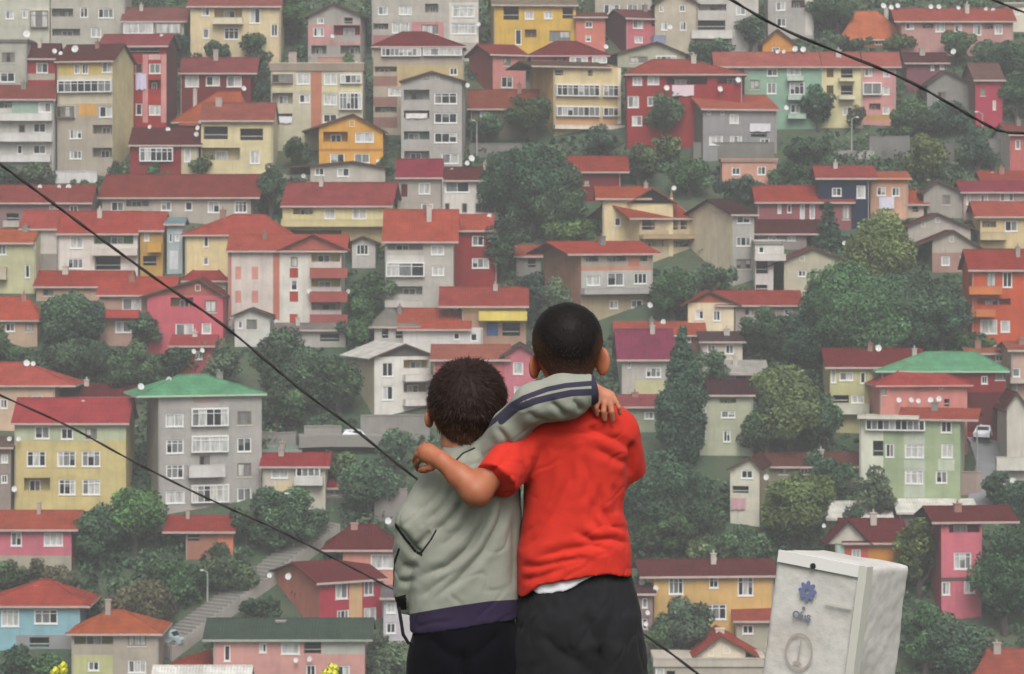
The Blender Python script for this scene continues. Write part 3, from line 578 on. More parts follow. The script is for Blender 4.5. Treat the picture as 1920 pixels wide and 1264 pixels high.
    h('g18', 'pale green block with white window strip on top', (1616, 1800, 786, 950), 'x 766', '9aa788', 'a75e54', 'p:c6c8b6 1616 786 1660 915; g10 1628 788 1737 809; o 1641 829 1660 858; w2 1664 834 1680 860; p:adb4a4 1698 812 1736 935; w3p 1700 834 1734 860; w3p 1700 883 1733 909; w2 1765 790 1785 812; w2 1766 832 1787 859; w2 1756 884 1777 907; p:b4bca8 1760 861 1790 883; b:ccc8bc 1614 780 1726 787', sr=28, side='a7af98', ro=(1686, 1834), cat=A_)
    h('g19', 'gabled white-grey house at the right edge', (1888, 1975, 770, 900), 'y 734 1906', 'bcb7ac', '6f4c4c', 'b:c6c2b8 1866 856 1930 881; w2 1894 790 1912 810', ro=(1880, 1932), sl=0)
    h('g20', 'pinkish white house at right edge by green roof', (1896, 1975, 656, 770), 'x 640', 'b89c92', 'a0655a', 'w1p 1898 690 1913 707; w1p 1896 720 1908 736; b:c4b4a8 1892 708 1930 718', ro=(1888, 1980))
    h('g21', 'tan house with faded orange roof above green roof', (1816, 1892, 662, 704), 'x 648', '9c8a80', 'a76f5c', 'w2 1866 666 1882 678')
    h('g22', 'cream house with dark roof right of cypress top', (1316, 1392, 640, 694), 'x 622', 'bfb6a8', '64565a', 'w2 1326 646 1342 662; w2d 1360 646 1376 664')
    h('e11', 'low grey house directly under the coral balconies', (520, 648, 618, 652), 'x 606', 'a5a19c', '8a8480', 'o 600 626 636 640; w2 540 624 558 638', D=4)
    h('d15', 'wine-purple house below pink gable, two dishes', (322, 398, 648, 702), 'x 628', '9c5862', 'a85a5c', 'p:5c505c 326 650 357 680; w2p 366 658 380 674')
    h('g23', 'small shed with pale green roof behind white house', (496, 560, 848, 868), 'x 836', '9a988e', '8fa396', 'w1 510 852 520 862', D=4)
    h('g24', 'dim grey-brown house strip left of yellow-green block', (-40, 20, 838, 968), 'x 818', '938a84', '7c6c68', 'w2p 2 852 15 868; w2d 2 890 14 906')
    # ---- bottom band
    h('i19', 'narrow mauve house between taller boy and golden house', (1192, 1224, 1112, 1222), 'x 1096', '927e80', '6a5258', 'w1p 1204 1122 1214 1140; w1 1204 1160 1214 1180')
    h('i20', 'pale lilac-grey house half hidden by smaller boy', (719, 800, 1120, 1206), 'x 1098', 'b8b3b8', '80787c', 'w2p 724 1130 742 1150; w2 724 1168 742 1188')
    h('i1', 'raspberry pink house on a stone footing', (-40, 134, 992, 1078), 'x 957', 'bf727f', 'ab6256', 'w2 20 998 41 1024; w3p 82 999 118 1024; p:a29c8e -40 1042 135 1078; c 61 948 68 972', ro=(-50, 148))
    h('i2', 'small house with red roof and orange wall', (348, 437, 996, 1046), 'x 967', 'a3786a', 'a25652', 'o 352 1000 374 1014; p:c07c66 408 996 438 1046; c 343 962 350 988', ro=(305, 442))
    h('i3', 'sky blue house with red hipped roof', (-40, 150, 1135, 1222), 'h 1087 66 84', '86acb6', 'ad5c54', 'w3p 2 1143 36 1175; w3 64 1143 108 1170; p:8e8e90 30 1191 152 1222; o 55 1195 92 1214; c 55 1106 62 1122', ro=(-50, 170))
    h('i4', 'grey house with orange hipped roof and olive loggia', (134, 297, 1187, 1300), 'h 1144 198 224', 'a89f92', 'b56a52', 'l:928c58 139 1189 212 1222; w3p 240 1190 274 1212; w3p 240 1238 274 1262; w2d 165 1240 186 1258; p:b6b688 138 1228 212 1300; c 190 1133 200 1156', ro=(125, 306))
    h('i5', 'low house with dusty red hipped roof at bottom', (318, 486, 1256, 1306), 'h 1221 378 422', 'a39892', '9f574e', 'w2 340 1262 360 1276', ro=(308, 494))
    h('i6', 'long salmon house under a dark green-grey roof', (400, 684, 1198, 1318), 'x 1159', 'c2928b', '5c675f', 'p:acaca2 603 1201 684 1227; w1p 527 1205 562 1227; o 570 1203 602 1226; w2 486 1206 500 1224; w2d 574 1247 592 1292; w2 630 1248 656 1282; c:a89c98 513 1173 531 1194; w1 420 1210 432 1240', ro=(380, 699), fascia='98a094', cat=A_)
    h('i7', 'red house with cream stripes and maroon roof', (600, 716, 1092, 1202), 'x 1054', 'ab4f5a', '7c4550', 'p:cba880 653 1094 677 1176; w2p 628 1096 651 1126; w2 680 1094 698 1123; w3 631 1147 653 1172; w2p 680 1146 703 1170', sl=100, side='b5766a', ro=(590, 722), cat=A_)
    h('i8', 'salmon house with maroon roof beside small boy', (643, 741, 1030, 1115), 'h 984 655 702', 'c58c7e', '75464c', 'w2p 695 1040 740 1067; c:b08a80 655 988 668 1022', ro=(602, 750))
    h('i9', 'long golden yellow house with dull maroon roof', (1226, 1452, 1080, 1198), 'x 1049', 'c6a46e', '745052', 'w3 1254 1084 1282 1115; w2 1330 1083 1348 1104; w3 1384 1083 1414 1119; w3 1323 1134 1363 1163; w2 1262 1134 1292 1152', sl=10, ro=(1198, 1462), cat=A_)
    h('i10', 'small grey house with red roof behind pale box', (1380, 1460, 1163, 1218), 'x 1129', 'a2a294', 'a35f57', 'w2 1392 1172 1413 1189', ro=(1374, 1468))
    h('i11', 'white gabled house with chimney and red side roof', (1296, 1398, 1242, 1310), 'y 1191 1352', 'd0c4b0', 'ac5952', 'v 1328 1213 1338 1231; v 1356 1210 1369 1226; c:cfc4b4 1346 1188 1362 1206; w2 1320 1246 1340 1262', ro=(1284, 1442))
    h('i12', 'flat-roofed pale house at the bottom edge', (1228, 1440, 1250, 1330), 'f 1236', 'ada59a', 'b4aca0', 'w1p 1229 1253 1246 1275; o 1250 1258 1266 1280', D=5)
    h('i13', 'long shed with white sheet roof, shorter one', (1552, 1672, 972, 990), 'x 940', '7b7872', 'e6e2d8', 'o 1600 975 1620 985', ro=(1548, 1676), fascia='c4c0b8')
    h('i14', 'long shed with white sheet roof, longer one', (1684, 1832, 960, 990), 'x 936', '7b7872', 'e6e2d8', 'o 1720 963 1740 975', ro=(1680, 1836), fascia='c4c0b8')
    h('i15', 'gabled house with mint, red and orange walls', (1566, 1692, 1017, 1100), 'x 972', 'c78a42', '784451', 'p:bd645f 1566 1017 1628 1100; p:a9c3b6 1566 1017 1583 1100; w2p 1597 1030 1614 1061; G:b8b2a8 1545 975 1636 1020', ro=(1578, 1704))
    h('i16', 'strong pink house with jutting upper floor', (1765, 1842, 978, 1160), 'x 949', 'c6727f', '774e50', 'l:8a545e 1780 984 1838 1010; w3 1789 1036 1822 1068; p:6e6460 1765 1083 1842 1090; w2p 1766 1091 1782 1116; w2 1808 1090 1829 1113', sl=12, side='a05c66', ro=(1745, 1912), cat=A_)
    h('i17', 'orange-brown hipped roof house in the lower right corner', (1836, 1970, 1266, 1320), 'h 1217 1862 1960', '9c7a70', 'a8645a', 'w2 1850 1272 1866 1286', ro=(1826, 1980))
    h('i18', 'low house with white corrugated roof at bottom left', (290, 466, 1292, 1400), 'x 1248', '9a9a96', 'e4e1da', 'w2 320 1296 340 1306', ro=(280, 470), D=5)
HS()
# ------------------------------------------------------------------ trees
def leaf_cloud(rng, clumps, per, leaf, squash=.8):
    """clumps: (centre, radius); returns verts, faces, tone per face as arrays"""
    V = []; T = []
    for c, r, tone in clumps:
        n = per if isinstance(per, int) else max(12, int(per*r*r))
        d = rng.normal(size=(n, 3)); d /= np.linalg.norm(d, axis=1)[:, None]
        rad = r*(.55+.5*rng.random(n)**.6)[:, None]
        p = np.array(c)+d*rad*np.array([1, 1, squash])
        nrm = d*.7+rng.normal(size=(n, 3))*.55+np.array([0, 0, .35]); nrm /= np.linalg.norm(nrm, axis=1)[:, None]
        a = np.cross(nrm, rng.normal(size=(n, 3))); a /= np.linalg.norm(a, axis=1)[:, None]
        b = np.cross(nrm, a); s = leaf*(.6+.8*rng.random(n))[:, None]
        q = np.stack([p-a*s, p+b*s*.55, p+a*s, p-b*s*.55], 1)
        V.append(q.reshape(-1, 3)); T.append(np.full(n, tone)*(.75+.5*rng.random(n)))
    V = np.concatenate(V); T = np.concatenate(T); n = len(T)
    return V, np.arange(4*n).reshape(n, 4), T
def np_mesh(name, V, Fq, mats, tone=None, smooth=False):
    me = bpy.data.meshes.new(name)
    me.vertices.add(len(V)); me.vertices.foreach_set('co', np.asarray(V, np.float32).ravel())
    k = Fq.shape[1]; n = len(Fq)
    me.loops.add(n*k); me.loops.foreach_set('vertex_index', Fq.astype(np.int32).ravel())
    me.polygons.add(n); me.polygons.foreach_set('loop_start', np.arange(0, n*k, k, dtype=np.int32))
    me.polygons.foreach_set('loop_total', np.full(n, k, np.int32))
    for m in mats: me.materials.append(m)
    if tone is not None:
        at = me.attributes.new('tone', 'FLOAT', 'FACE'); at.data.foreach_set('value', tone.astype(np.float32))
    if smooth: me.polygons.foreach_set('use_smooth', np.ones(n, bool))
    me.update(calc_edges=True); me.validate(); return me
BARK = plain('bark', (.06, .05, .04), .95)
LEAF = leafmat()
CROWNS = {}
def crown_proto(kind, w, hgt, var):
    """crown of a given class; width w, height hgt in metres, base of crown at z=0"""
    key = (kind, round(w), round(hgt), var)
    if key in CROWNS: return CROWNS[key]
    rng = np.random.default_rng(len(CROWNS)*131+17)
    w, hgt = max(1.2, round(w)), max(1.5, round(hgt)); cl = []
    if kind == 'cypress':
        n = int(26+hgt*4)
        for i in range(n):
            t = (i+.5)/n; r = w/2*min(1, (1-t)*1.7+.12)*min(1, .55+t*2.5)
            a = rng.random()*6.28; q = r*.55*rng.random()**.5
            cl.append(((q*math.cos(a), q*math.sin(a), hgt*t), max(.45, r*.62), .75+.5*rng.random()))
    elif kind == 'conifer':
        n = int(24+hgt*5)
        for i in range(n):
            t = (i+.5)/n; r = w/2*(1-t)**.85+.12
            a = i*2.4; q = r*.7
            cl.append(((q*math.cos(a), q*math.sin(a), hgt*t), max(.3, r*.42), .75+.5*rng.random()))
    else:
        vol = w*w*hgt; n = int(np.clip(10+vol*.16, 12, 95))
        sub = [(rng.normal(size=3)*.27, .42+.38*rng.random()) for _ in range(5)]          # a few lobes make the outline uneven
        for i in range(n):
            so, ss = sub[rng.integers(5)]
            d = rng.normal(size=3); d /= np.linalg.norm(d); q = (.35+.65*rng.random()**.5)*ss
            z = .5+.5*(d[2]*q+so[2]*.7)
            if kind == 'bush': z = max(.05, z*.95)
            wid = 1.0
            if kind == 'tall': wid = .75+.35*math.sin(min(1, z*1.1)*3.14)
            c = ((d[0]*q+so[0])*w/2*wid*.9, (d[1]*q+so[1])*w/2*wid*.9, z*hgt)
            cl.append((c, (.13+.12*rng.random())*min(w, hgt)+.12, .5+1.0*rng.random()))
    leaf = .15 if min(w, hgt) < 3 else .19
    V, Fq, T = leaf_cloud(rng, cl, 330/(leaf/.16)**2, leaf)
    CROWNS[key] = np_mesh('crown', V, Fq, [LEAF], T); return CROWNS[key]
TG = {'olive': (.092, .138, .052), 'dark': (.042, .086, .042), 'mid': (.062, .128, .048), 'blue': (.034, .074, .046),
      'light': (.095, .155, .056), 'brown': (.095, .098, .062), 'grey': (.064, .104, .056)}
TN = 0
def tree(cx, yt, w, yb, kind, col, label, name=None, dy=0, var=None):
    global TN; TN += 1
    Y = depth_at(yb)+dy; s = F/Y
    wm, hm = w/s, (yb-yt)/s
    base = P(cx, yb, Y); base.z = ground_z(base.x, base.y) if dy == 0 else base.z
    hm = (YH-yt)/F*Y-base.z
    nm = name or {'bush': 'bush', 'cypress': 'cypress_tree', 'conifer': 'conifer_tree'}.get(kind, 'tree')
    root = empty(nm, base, random.uniform(0, 6.28))
    tag(root, label, 'bush' if nm == 'bush' else 'tree', 'bushes on the hillside' if nm == 'bush' else 'trees on the hillside')
    tr = {'bush': .08, 'cypress': .06, 'conifer': .08, 'tall': .16, 'round': .2}[kind]*hm
    me = crown_proto(kind, wm, hm-tr, var if var is not None else TN % 2)
    c = bpy.data.objects.new('crown', me); COL.objects.link(c); c.parent = root; c.location = (0, 0, tr)
    rw, rh = max(1.2, round(wm)), max(1.5, round(hm-tr))
    c.scale = (wm/rw, wm/rw, (hm-tr)/rh)
    k = random.uniform(.78, 1.28); g = TG[col]
    c.color = (g[0]*k*random.uniform(.88, 1.18), g[1]*k, g[2]*k*random.uniform(.75, 1.1), 1)
    mb = MB(); r0 = max(.08, .028*hm+.02*wm)
    mb.tube([(0, 0, -.8), (r0*.3, 0, tr*.7), (0, r0*.5, tr+hm*.3), (r0*.5, 0, tr+hm*.55)], [r0*1.25, r0, r0*.7, r0*.25], 7)
    for i in range(4):
        a = i*1.6+TN; z0 = tr*.8+hm*.07*i
        mb.tube([(0, 0, z0), (math.cos(a)*wm*.18, math.sin(a)*wm*.18, z0+hm*.14), (math.cos(a)*wm*.32, math.sin(a)*wm*.32, z0+hm*.3)], [r0*.55, r0*.4, r0*.12], 5)
    mb.build('trunk', BARK, root)
    return root
T = tree
T(549, -14, 72, 82, 'round', 'mid', 'rounded green tree between cream house and pink-grey gable')
T(345, 74, 60, 140, 'round', 'blue', 'dark tree left of the wine-red house roof')
T(408, 70, 66, 130, 'round', 'blue', 'dark tree directly above the wine-red house roof')
T(478, 70, 62, 140, 'round', 'dark', 'dark tree right of the wine-red house roof')
T(497, 100, 26, 205, 'tall', 'blue', 'slender dark tree pressed against the flat-roofed beige block')
T(566, 256, 60, 326, 'round', 'dark', 'dark tree left of the orange-yellow gabled house')
T(378, 282, 64, 338, 'bush', 'olive', 'olive bush in front of the cream-yellow house')
T(66, 300, 78, 346, 'bush', 'grey', 'grey-green bush below the white and green balconies')
T(12, 306, 54, 348, 'bush', 'dark', 'dark bush at the left edge above mauve house')
T(298, 305, 66, 342, 'bush', 'mid', 'green bush in front of the white glazed front')
T(213, 298, 40, 336, 'bush', 'dark', 'dark bush at the foot of the five-storey block')
T(508, 302, 56, 415, 'tall', 'dark', 'tall dark tree between the two red roofs')
T(985, 182, 112, 268, 'round', 'dark', 'broad dark tree left of the white glazed house')
T(912, 208, 74, 272, 'round', 'dark', 'dark tree under the brown roof of low house')
T(1246, 178, 86, 276, 'tall', 'dark', 'dark tree covering the crimson house front')
T(1140, 238, 130, 300, 'round', 'blue', 'wide dark tree under the white glazed house')
T(1246, 252, 74, 305, 'bush', 'light', 'light green bush below the crimson house')
T(1336, 68, 78, 122, 'round', 'dark', 'dark tree above the crimson house roof')
T(1408, 26, 60, 104, 'round', 'blue', 'dark tree right of the white-grey balcony block')
T(1535, 160, 66, 245, 'round', 'blue', 'dark tree hiding the mint and yellow houses')
T(1601, 192, 54, 242, 'bush', 'brown', 'brownish bush at the foot of the yellow house')
T(1794, 58, 84, 122, 'round', 'mid', 'green tree below the long pink terrace')
T(1884, 70, 116, 160, 'round', 'dark', 'wide dark tree at right edge above rose house')
T(1905, 130, 60, 235, 'tall', 'dark', 'dark tree right of the rose red house')
T(1740, 246, 82, 352, 'tall', 'olive', 'tall olive tree right of the grey ruins')
T(1498, 258, 58, 318, 'round', 'dark', 'dark tree right of the unpainted grey block')
T(1546, 264, 56, 322, 'round', 'grey', 'grey-green tree left of the ruined walls')
T(1835, 240, 80, 325, 'round', 'blue', 'dark blue-green tree under the rose house')
T(1720, 185, 76, 262, 'bush', 'dark', 'dark bush below the pink terrace end')
T(1775, 180, 80, 250, 'bush', 'blue', 'dark bush under the grey gabled house')
T(1570, -6, 120, 66, 'round', 'dark', 'dark tree mass left of the orange hipped roof')
T(1690, 60, 70, 102, 'bush', 'olive', 'olive bush below the orange hipped roof')
T(1600, 62, 90, 102, 'bush', 'grey', 'grey-green bush above the three-coloured terrace')
T(1000, 262, 130, 440, 'tall', 'dark', 'tallest dark tree right of the white dark-windowed house')
T(1052, 318, 96, 462, 'tall', 'grey', 'grey-green tree on the slope below the maroon house')
T(942, 396, 72, 530, 'tall', 'dark', 'tall dark tree covering the dark red house')
T(1066, 398, 120, 476, 'bush', 'olive', 'wide olive bush left of cream house with orange roof')
T(1198, 270, 86, 350, 'round', 'grey', 'grey-green tree right of the dim maroon house')
T(1292, 292, 96, 372, 'round', 'dark', 'dark tree above cream house with dark gable')
T(1385, 322, 84, 392, 'round', 'blue', 'dark tree above the tall narrow grey house')
T(1480, 305, 80, 362, 'bush', 'dark', 'dark bush above the plum-pink house')
T(116, 526, 120, 660, 'round', 'dark', 'big dark tree between orange-red roof and pink gable')
T(160, 560, 80, 664, 'round', 'blue', 'dark tree just right of the big dark tree')
T(268, 584, 58, 670, 'tall', 'dark', 'narrow dark tree in front of the pink gable')
T(686, 492, 70, 612, 'tall', 'dark', 'dark tree between striped block and grey-white block')
T(668, 566, 66, 658, 'round', 'mid', 'green tree beside the grey hipped roof')
T(130, 632, 150, 722, 'round', 'dark', 'wide dark tree above the wine-red sunken roof')
T(246, 648, 120, 740, 'round', 'grey', 'grey-brown tree left of the green roof')
T(330, 640, 60, 712, 'tall', 'dark', 'dark tree above the green roof')
T(418, 640, 80, 735, 'round', 'grey', 'grey tree at the right end of the green roof')
T(372, 625, 70, 690, 'bush', 'mid', 'green bush below the pink gabled house')
T(548, 622, 132, 800, 'tall', 'grey', 'large grey-green tree left of white gabled house')
T(636, 660, 90, 792, 'tall', 'dark', 'dark tree touching the cream side of white house')
T(520, 720, 110, 822, 'round', 'dark', 'dark tree right of the tall grey block')
T(985, 492, 70, 612, 'tall', 'blue', 'dark tree above the taller boy, left')
T(1046, 520, 60, 620, 'round', 'grey', 'grey-green tree behind the head of taller boy')
T(1262, 500, 84, 602, 'round', 'dark', 'dark tree right of the salmon upper floor')
T(1338, 488, 78, 560, 'round', 'dark', 'dark tree below the long cream side wall')
T(1655, 400, 112, 560, 'tall', 'olive', 'tall olive tree below the slate blue house')
T(1553, 380, 54, 468, 'conifer', 'blue', 'dark pointed conifer in front of plum-pink house')
T(1590, 492, 196, 700, 'round', 'mid', 'largest green tree right of the cream-green gable')
T(1700, 500, 170, 690, 'round', 'dark', 'large dark tree between olive tree and orange house')
T(1768, 520, 110, 670, 'tall', 'blue', 'dark tree left of the bright orange house')
T(1430, 580, 150, 672, 'round', 'dark', 'spreading dark tree below the grey-pink wing')
T(1530, 560, 120, 690, 'round', 'blue', 'dark tree left of the largest green tree')
T(1278, 616, 92, 880, 'cypress', 'blue', 'very tall dark cypress beside the pale green house', name='cypress_tree')
T(1333, 650, 60, 752, 'round', 'grey', 'grey-green tree right of the cypress top')
T(1480, 694, 150, 862, 'round', 'olive', 'large olive tree left of yellow-green house')
T(1438, 740, 90, 868, 'tall', 'dark', 'dark tree left of the large olive tree')
T(1542, 740, 80, 862, 'round', 'dark', 'dark tree under the white balconies')
T(1232, 850, 170, 1040, 'round', 'dark', 'huge dark tree right of the red shirt')
T(1310, 868, 130, 1020, 'round', 'blue', 'dark blue-green tree left of the narrow white house')
T(1216, 945, 120, 1060, 'round', 'dark', 'dark tree above the dull maroon roof')
T(1395, 985, 150, 1062, 'bush', 'grey', 'broad grey-green thicket above the golden house')
T(1325, 1000, 90, 1058, 'bush', 'olive', 'olive bush above the golden yellow house')
T(1492, 886, 160, 1030, 'round', 'olive', 'olive tree above the pale box')
T(1556, 846, 90, 935, 'round', 'dark', 'dark tree between brown roof and pale green block')
T(1648, 880, 92, 980, 'round', 'grey', 'feathery grey-green tree before the pale green block')
T(1606, 940, 50, 985, 'bush', 'dark', 'dark bush between the two white sheds')
T(1724, 962, 86, 1120, 'tall', 'olive', 'tall yellow-green tree left of strong pink house')
T(1884, 990, 110, 1188, 'tall', 'dark', 'tall dark tree right of strong pink house')
T(1800, 1142, 140, 1285, 'round', 'grey', 'bushy tree below the strong pink house')
T(1735, 1100, 80, 1270, 'tall', 'dark', 'dark tree between pale box and pink house')
T(252, 900, 120, 1040, 'round', 'mid', 'bright green tree in front of tall grey block')
T(182, 940, 96, 1062, 'round', 'blue', 'dark tree right of the raspberry pink house')
T(540, 918, 140, 1030, 'round', 'dark', 'dark tree below the small white house')
T(460, 945, 90, 1020, 'round', 'dark', 'dark tree below the tall grey block')
T(690, 850, 110, 978, 'round', 'dark', 'dark tree left of the smaller boy')
T(742, 800, 70, 900, 'round', 'grey', 'grey bare-looking tree beside the parked car wall')
T(640, 842, 80, 905, 'bush', 'olive', 'olive bush below the parked white car')
T(412, 1016, 110, 1100, 'bush', 'grey', 'grey-green thicket above the stepped path')
T(345, 1052, 110, 1130, 'bush', 'dark', 'dark thicket left of the stepped path')
T(255, 1080, 130, 1190, 'bush', 'brown', 'brown leafless thicket above the orange roof')
T(300, 1040, 90, 1110, 'bush', 'grey', 'grey bush below the bright green tree')
T(80, 1058, 150, 1120, 'bush', 'brown', 'brownish bush under the stone footing')
T(18, 1050, 80, 1110, 'bush', 'dark', 'dark bush at left edge above blue house')
T(490, 1110, 80, 1175, 'bush', 'dark', 'dark bush left of red and cream house')
T(1286, 1126, 140, 1228, 'round', 'grey', 'bushy green tree before golden yellow house')
T(1242, 1150, 60, 1240, 'tall', 'mid', 'narrow green tree at corner of golden house')
T(-4, 610, 80, 690, 'round', 'grey', 'grey tree at left edge below orange-red roof')
T(40, 640, 80, 712, 'round', 'dark', 'dark tree above the peach house')
T(718, 1190, 90, 1290, 'bush', 'grey', 'grey-green bush beside the smaller boy')
T(1842, 610, 60, 668, 'round', 'mid', 'green tree under the bright orange house')
T(1870, 880, 60, 970, 'round', 'grey', 'grey-green tree by the steep lane')
T(1905, 900, 70, 990, 'round', 'dark', 'dark tree at right edge by the lane')
T(30, 1205, 60, 1285, 'bush', 'dark', 'dark bush in the lower left corner')
T(85, 1222, 70, 1290, 'bush', 'mid', 'green bush below the blue house')
T(1680, 230, 70, 262, 'bush', 'dark', 'dark bush above the ruined walls')
T(725, 290, 40, 330, 'bush', 'grey', 'grey bush right of orange-yellow house')
T(640, 96, 46, 140, 'bush', 'mid', 'green bush below the pink-grey gable')

# undergrowth: low growth covering the slope between the houses
PATHS = [(296, 1226), (362, 1177), (428, 1128), (494, 1079), (560, 1030), (612, 992)]
LANE = [(1842, 960), (1850, 930), (1856, 900), (1862, 872), (1850, 838), (1835, 815)]
ROAD = [(560, 842), (620, 838), (690, 836), (740, 838)]
STRIP = []
for L_ in (PATHS, LANE, ROAD):
    for (xa, ya), (xb, yb_) in zip(L_[:-1], L_[1:]):
        for k in range(6):
            q = P(xa+(xb-xa)*k/6, ya+(yb_-ya)*k/6, depth_at(ya+(yb_-ya)*k/6)); STRIP.append((q.x-2.4, q.x+2.4, q.y-3.5, q.y+1.8))
def undergrowth():
    rng = np.random.default_rng(5); cl = []
    for _ in range(32000):
        y = 255+rng.random()**1.1*215; x = (rng.random()*2-1)*(y/F*960+14)
        if any(a < x < b and c < y < d for a, b, c, d in STRIP): continue
        low = 9.0
        for a, b, c, d in FOOT:
            if a+.6 < x < b-.6 and c < y < d:
                low = 0 if y > c+3.9 else min(low, .28+.1*(c+4.6-y)*0+.16*rng.random())
                if low == 0: break
        if low == 0: continue
        if mn.noise(Vector((x*.06, y*.06, 9))) < -.25: continue
        r = min(low, .35+1.25*rng.random()**2.6)
        cl.append(((x, y, ground_z(x, y)+r*.35), r, .4+1.5*rng.random()))
    V, Fq, Tn = leaf_cloud(rng, cl, 36, .25, .8)
    me = np_mesh('undergrowth', V, Fq, [LEAF], Tn)
    o = bpy.data.objects.new('undergrowth', me); COL.objects.link(o); o.color = (.050, .088, .046, 1)
    tag(o, kind='stuff')
undergrowth()

# ------------------------------------------------------------------ walls, lane, path
def wall(x0, x1, yt, yb, hx, label, thick=.5, yb2=None):
    Y = depth_at(yb); a = P(x0, yb, Y); b = P(x1, yb2 or yb, depth_at(yb2 or yb)); top = (yb-yt)/F*Y
    mb = MB(); n = 8
    for i in range(n):                                   # panels stepping with the ground, each with a coping
        p = a.lerp(b, i/n); q = a.lerp(b, (i+1)/n); zz = top+.12*mn.noise(Vector((i*1.7, x0, 0)))
        mb.hexa([(p.x, p.y, p.z-2), (q.x-.003, q.y, q.z-2), (q.x-.003, q.y+thick, q.z-2), (p.x, p.y+thick, p.z-2),
                 (p.x, p.y, p.z+zz), (q.x-.003, q.y, q.z+zz), (q.x-.003, q.y+thick, q.z+zz), (p.x, p.y+thick, p.z+zz)])
        mb.hexa([(p.x, p.y-.06, p.z+zz+.002), (q.x-.006, q.y-.06, q.z+zz+.002), (q.x-.006, q.y+thick+.06, q.z+zz+.002), (p.x, p.y+thick+.06, p.z+zz+.002),
                 (p.x, p.y-.06, p.z+zz+.1), (q.x-.006, q.y-.06, q.z+zz+.1), (q.x-.006, q.y+thick+.06, q.z+zz+.1), (p.x, p.y+thick+.06, p.z+zz+.1)])
    o = mb.build('retaining_wall', wallmat(hx)); tag(o, label, 'wall', 'retaining walls on the slope')
wall(676, 806, 780, 824, '8f8b87', 'grey retaining wall under the white gabled house')
wall(570, 640, 800, 832, '97938e', 'pale grey terrace wall left of the parked white car')
wall(880, 1012, 270, 294, '85837f', 'grey retaining wall under the brown roof trees')
wall(1572, 1640, 284, 298, 'a5a29e', 'whitish low wall left part of the ruins')
wall(1630, 1706, 256, 296, '83817f', 'taller dark grey ruin wall')
wall(1716, 1790, 268, 312, '777573', 'dim grey wall behind tall olive tree')
wall(104, 182, 322, 342, 'c2c0bf', 'white parapet wall above the mauve roof')
wall(530, 584, 329, 343, 'b4aea4', 'low white garden wall beside pale grey gable')
wall(702, 764, 918, 986, '8d8885', 'grey wall beside the shoulder of the smaller boy')
wall(455, 555, 812, 842, '8e8a86', 'grey yard wall above the small white house')
wall(1300, 1452, 268, 302, '807e7a', 'dull grey wall under the unpainted grey block')
wall(1830, 1900, 262, 300, '8a8886', 'grey wall left of pink house at right edge')
wall(1790, 1840, 886, 930, '9c8c84', 'reddish garden wall beside pale green block')

def ribbon(name, pts, width, hx, kind, lift=.12):
    """a strip laid on the terrain through photograph points of its centre line"""
    c = []
    for (px, py) in pts:
        Y = depth_at(py); c.append(P(px, py, Y))
    V = []; n = len(c)
    fine = []
    for i in range(n-1):
        for k in range(8): fine.append(c[i].lerp(c[i+1], k/8))
    fine.append(c[-1])
    mb = MB()
    prev = None
    for i, p in enumerate(fine):
        t = (fine[min(i+1, len(fine)-1)]-fine[max(i-1, 0)]); t.z = 0; t.normalize(); nrm = Vector((t.y, -t.x, 0))
        a, b = p-nrm*width/2, p+nrm*width/2
        z = max(ground_z(a.x, a.y), ground_z(b.x, b.y), ground_z(p.x, p.y))+lift
        a.z = b.z = z
        if prev and name == 'path': prev[0].z = prev[1].z = z          # flat treads, one step per length
        if prev: 
            mb.hexa([(prev[0].x, prev[0].y, prev[0].z-1.2), (prev[1].x, prev[1].y, prev[1].z-1.2), (b.x, b.y, z-1.2), (a.x, a.y, z-1.2),
                     prev[0], prev[1], b, a])
        prev = (a, b)
    o = mb.build(name, plain(name+'_concrete', alb(hx), .95)); tag(o, kind=kind); return fine
pth = ribbon('path', [(296, 1226), (362, 1177), (428, 1128), (494, 1079), (560, 1030), (612, 992)], 2.8, '8b8884', 'structure')
ribbon('lane', [(1842, 960), (1850, 930), (1856, 900), (1862, 872), (1850, 838), (1835, 815)], 3.4, '85868a', 'structure')
ribbon('road', [(560, 842), (620, 838), (690, 836), (740, 838)], 4.0, '8c8985', 'structure')
# kerb wall and steps of the path
mb = MB()
for i in range(len(pth)-1):
    p, q = pth[i], pth[i+1]
    t = (q-p); t.z = 0; t.normalize(); n_ = Vector((t.y, -t.x, 0))*1.6
    a, b = p+n_, q+n_; z = max(ground_z(a.x, a.y), ground_z(p.x, p.y))+.12
    d = Vector((t.y, -t.x, 0))*.25
    mb.hexa([(a.x, a.y, z-1), (b.x, b.y, z-1), (b.x+d.x, b.y+d.y, z-1), (a.x+d.x, a.y+d.y, z-1),
             (a.x, a.y, z+.7), (b.x, b.y, z+.7), (b.x+d.x, b.y+d.y, z+.7), (a.x+d.x, a.y+d.y, z+.7)])
tag(mb.build('parapet_wall', wallmat('a09c96')), 'pale concrete parapet along the stepped path', 'wall')

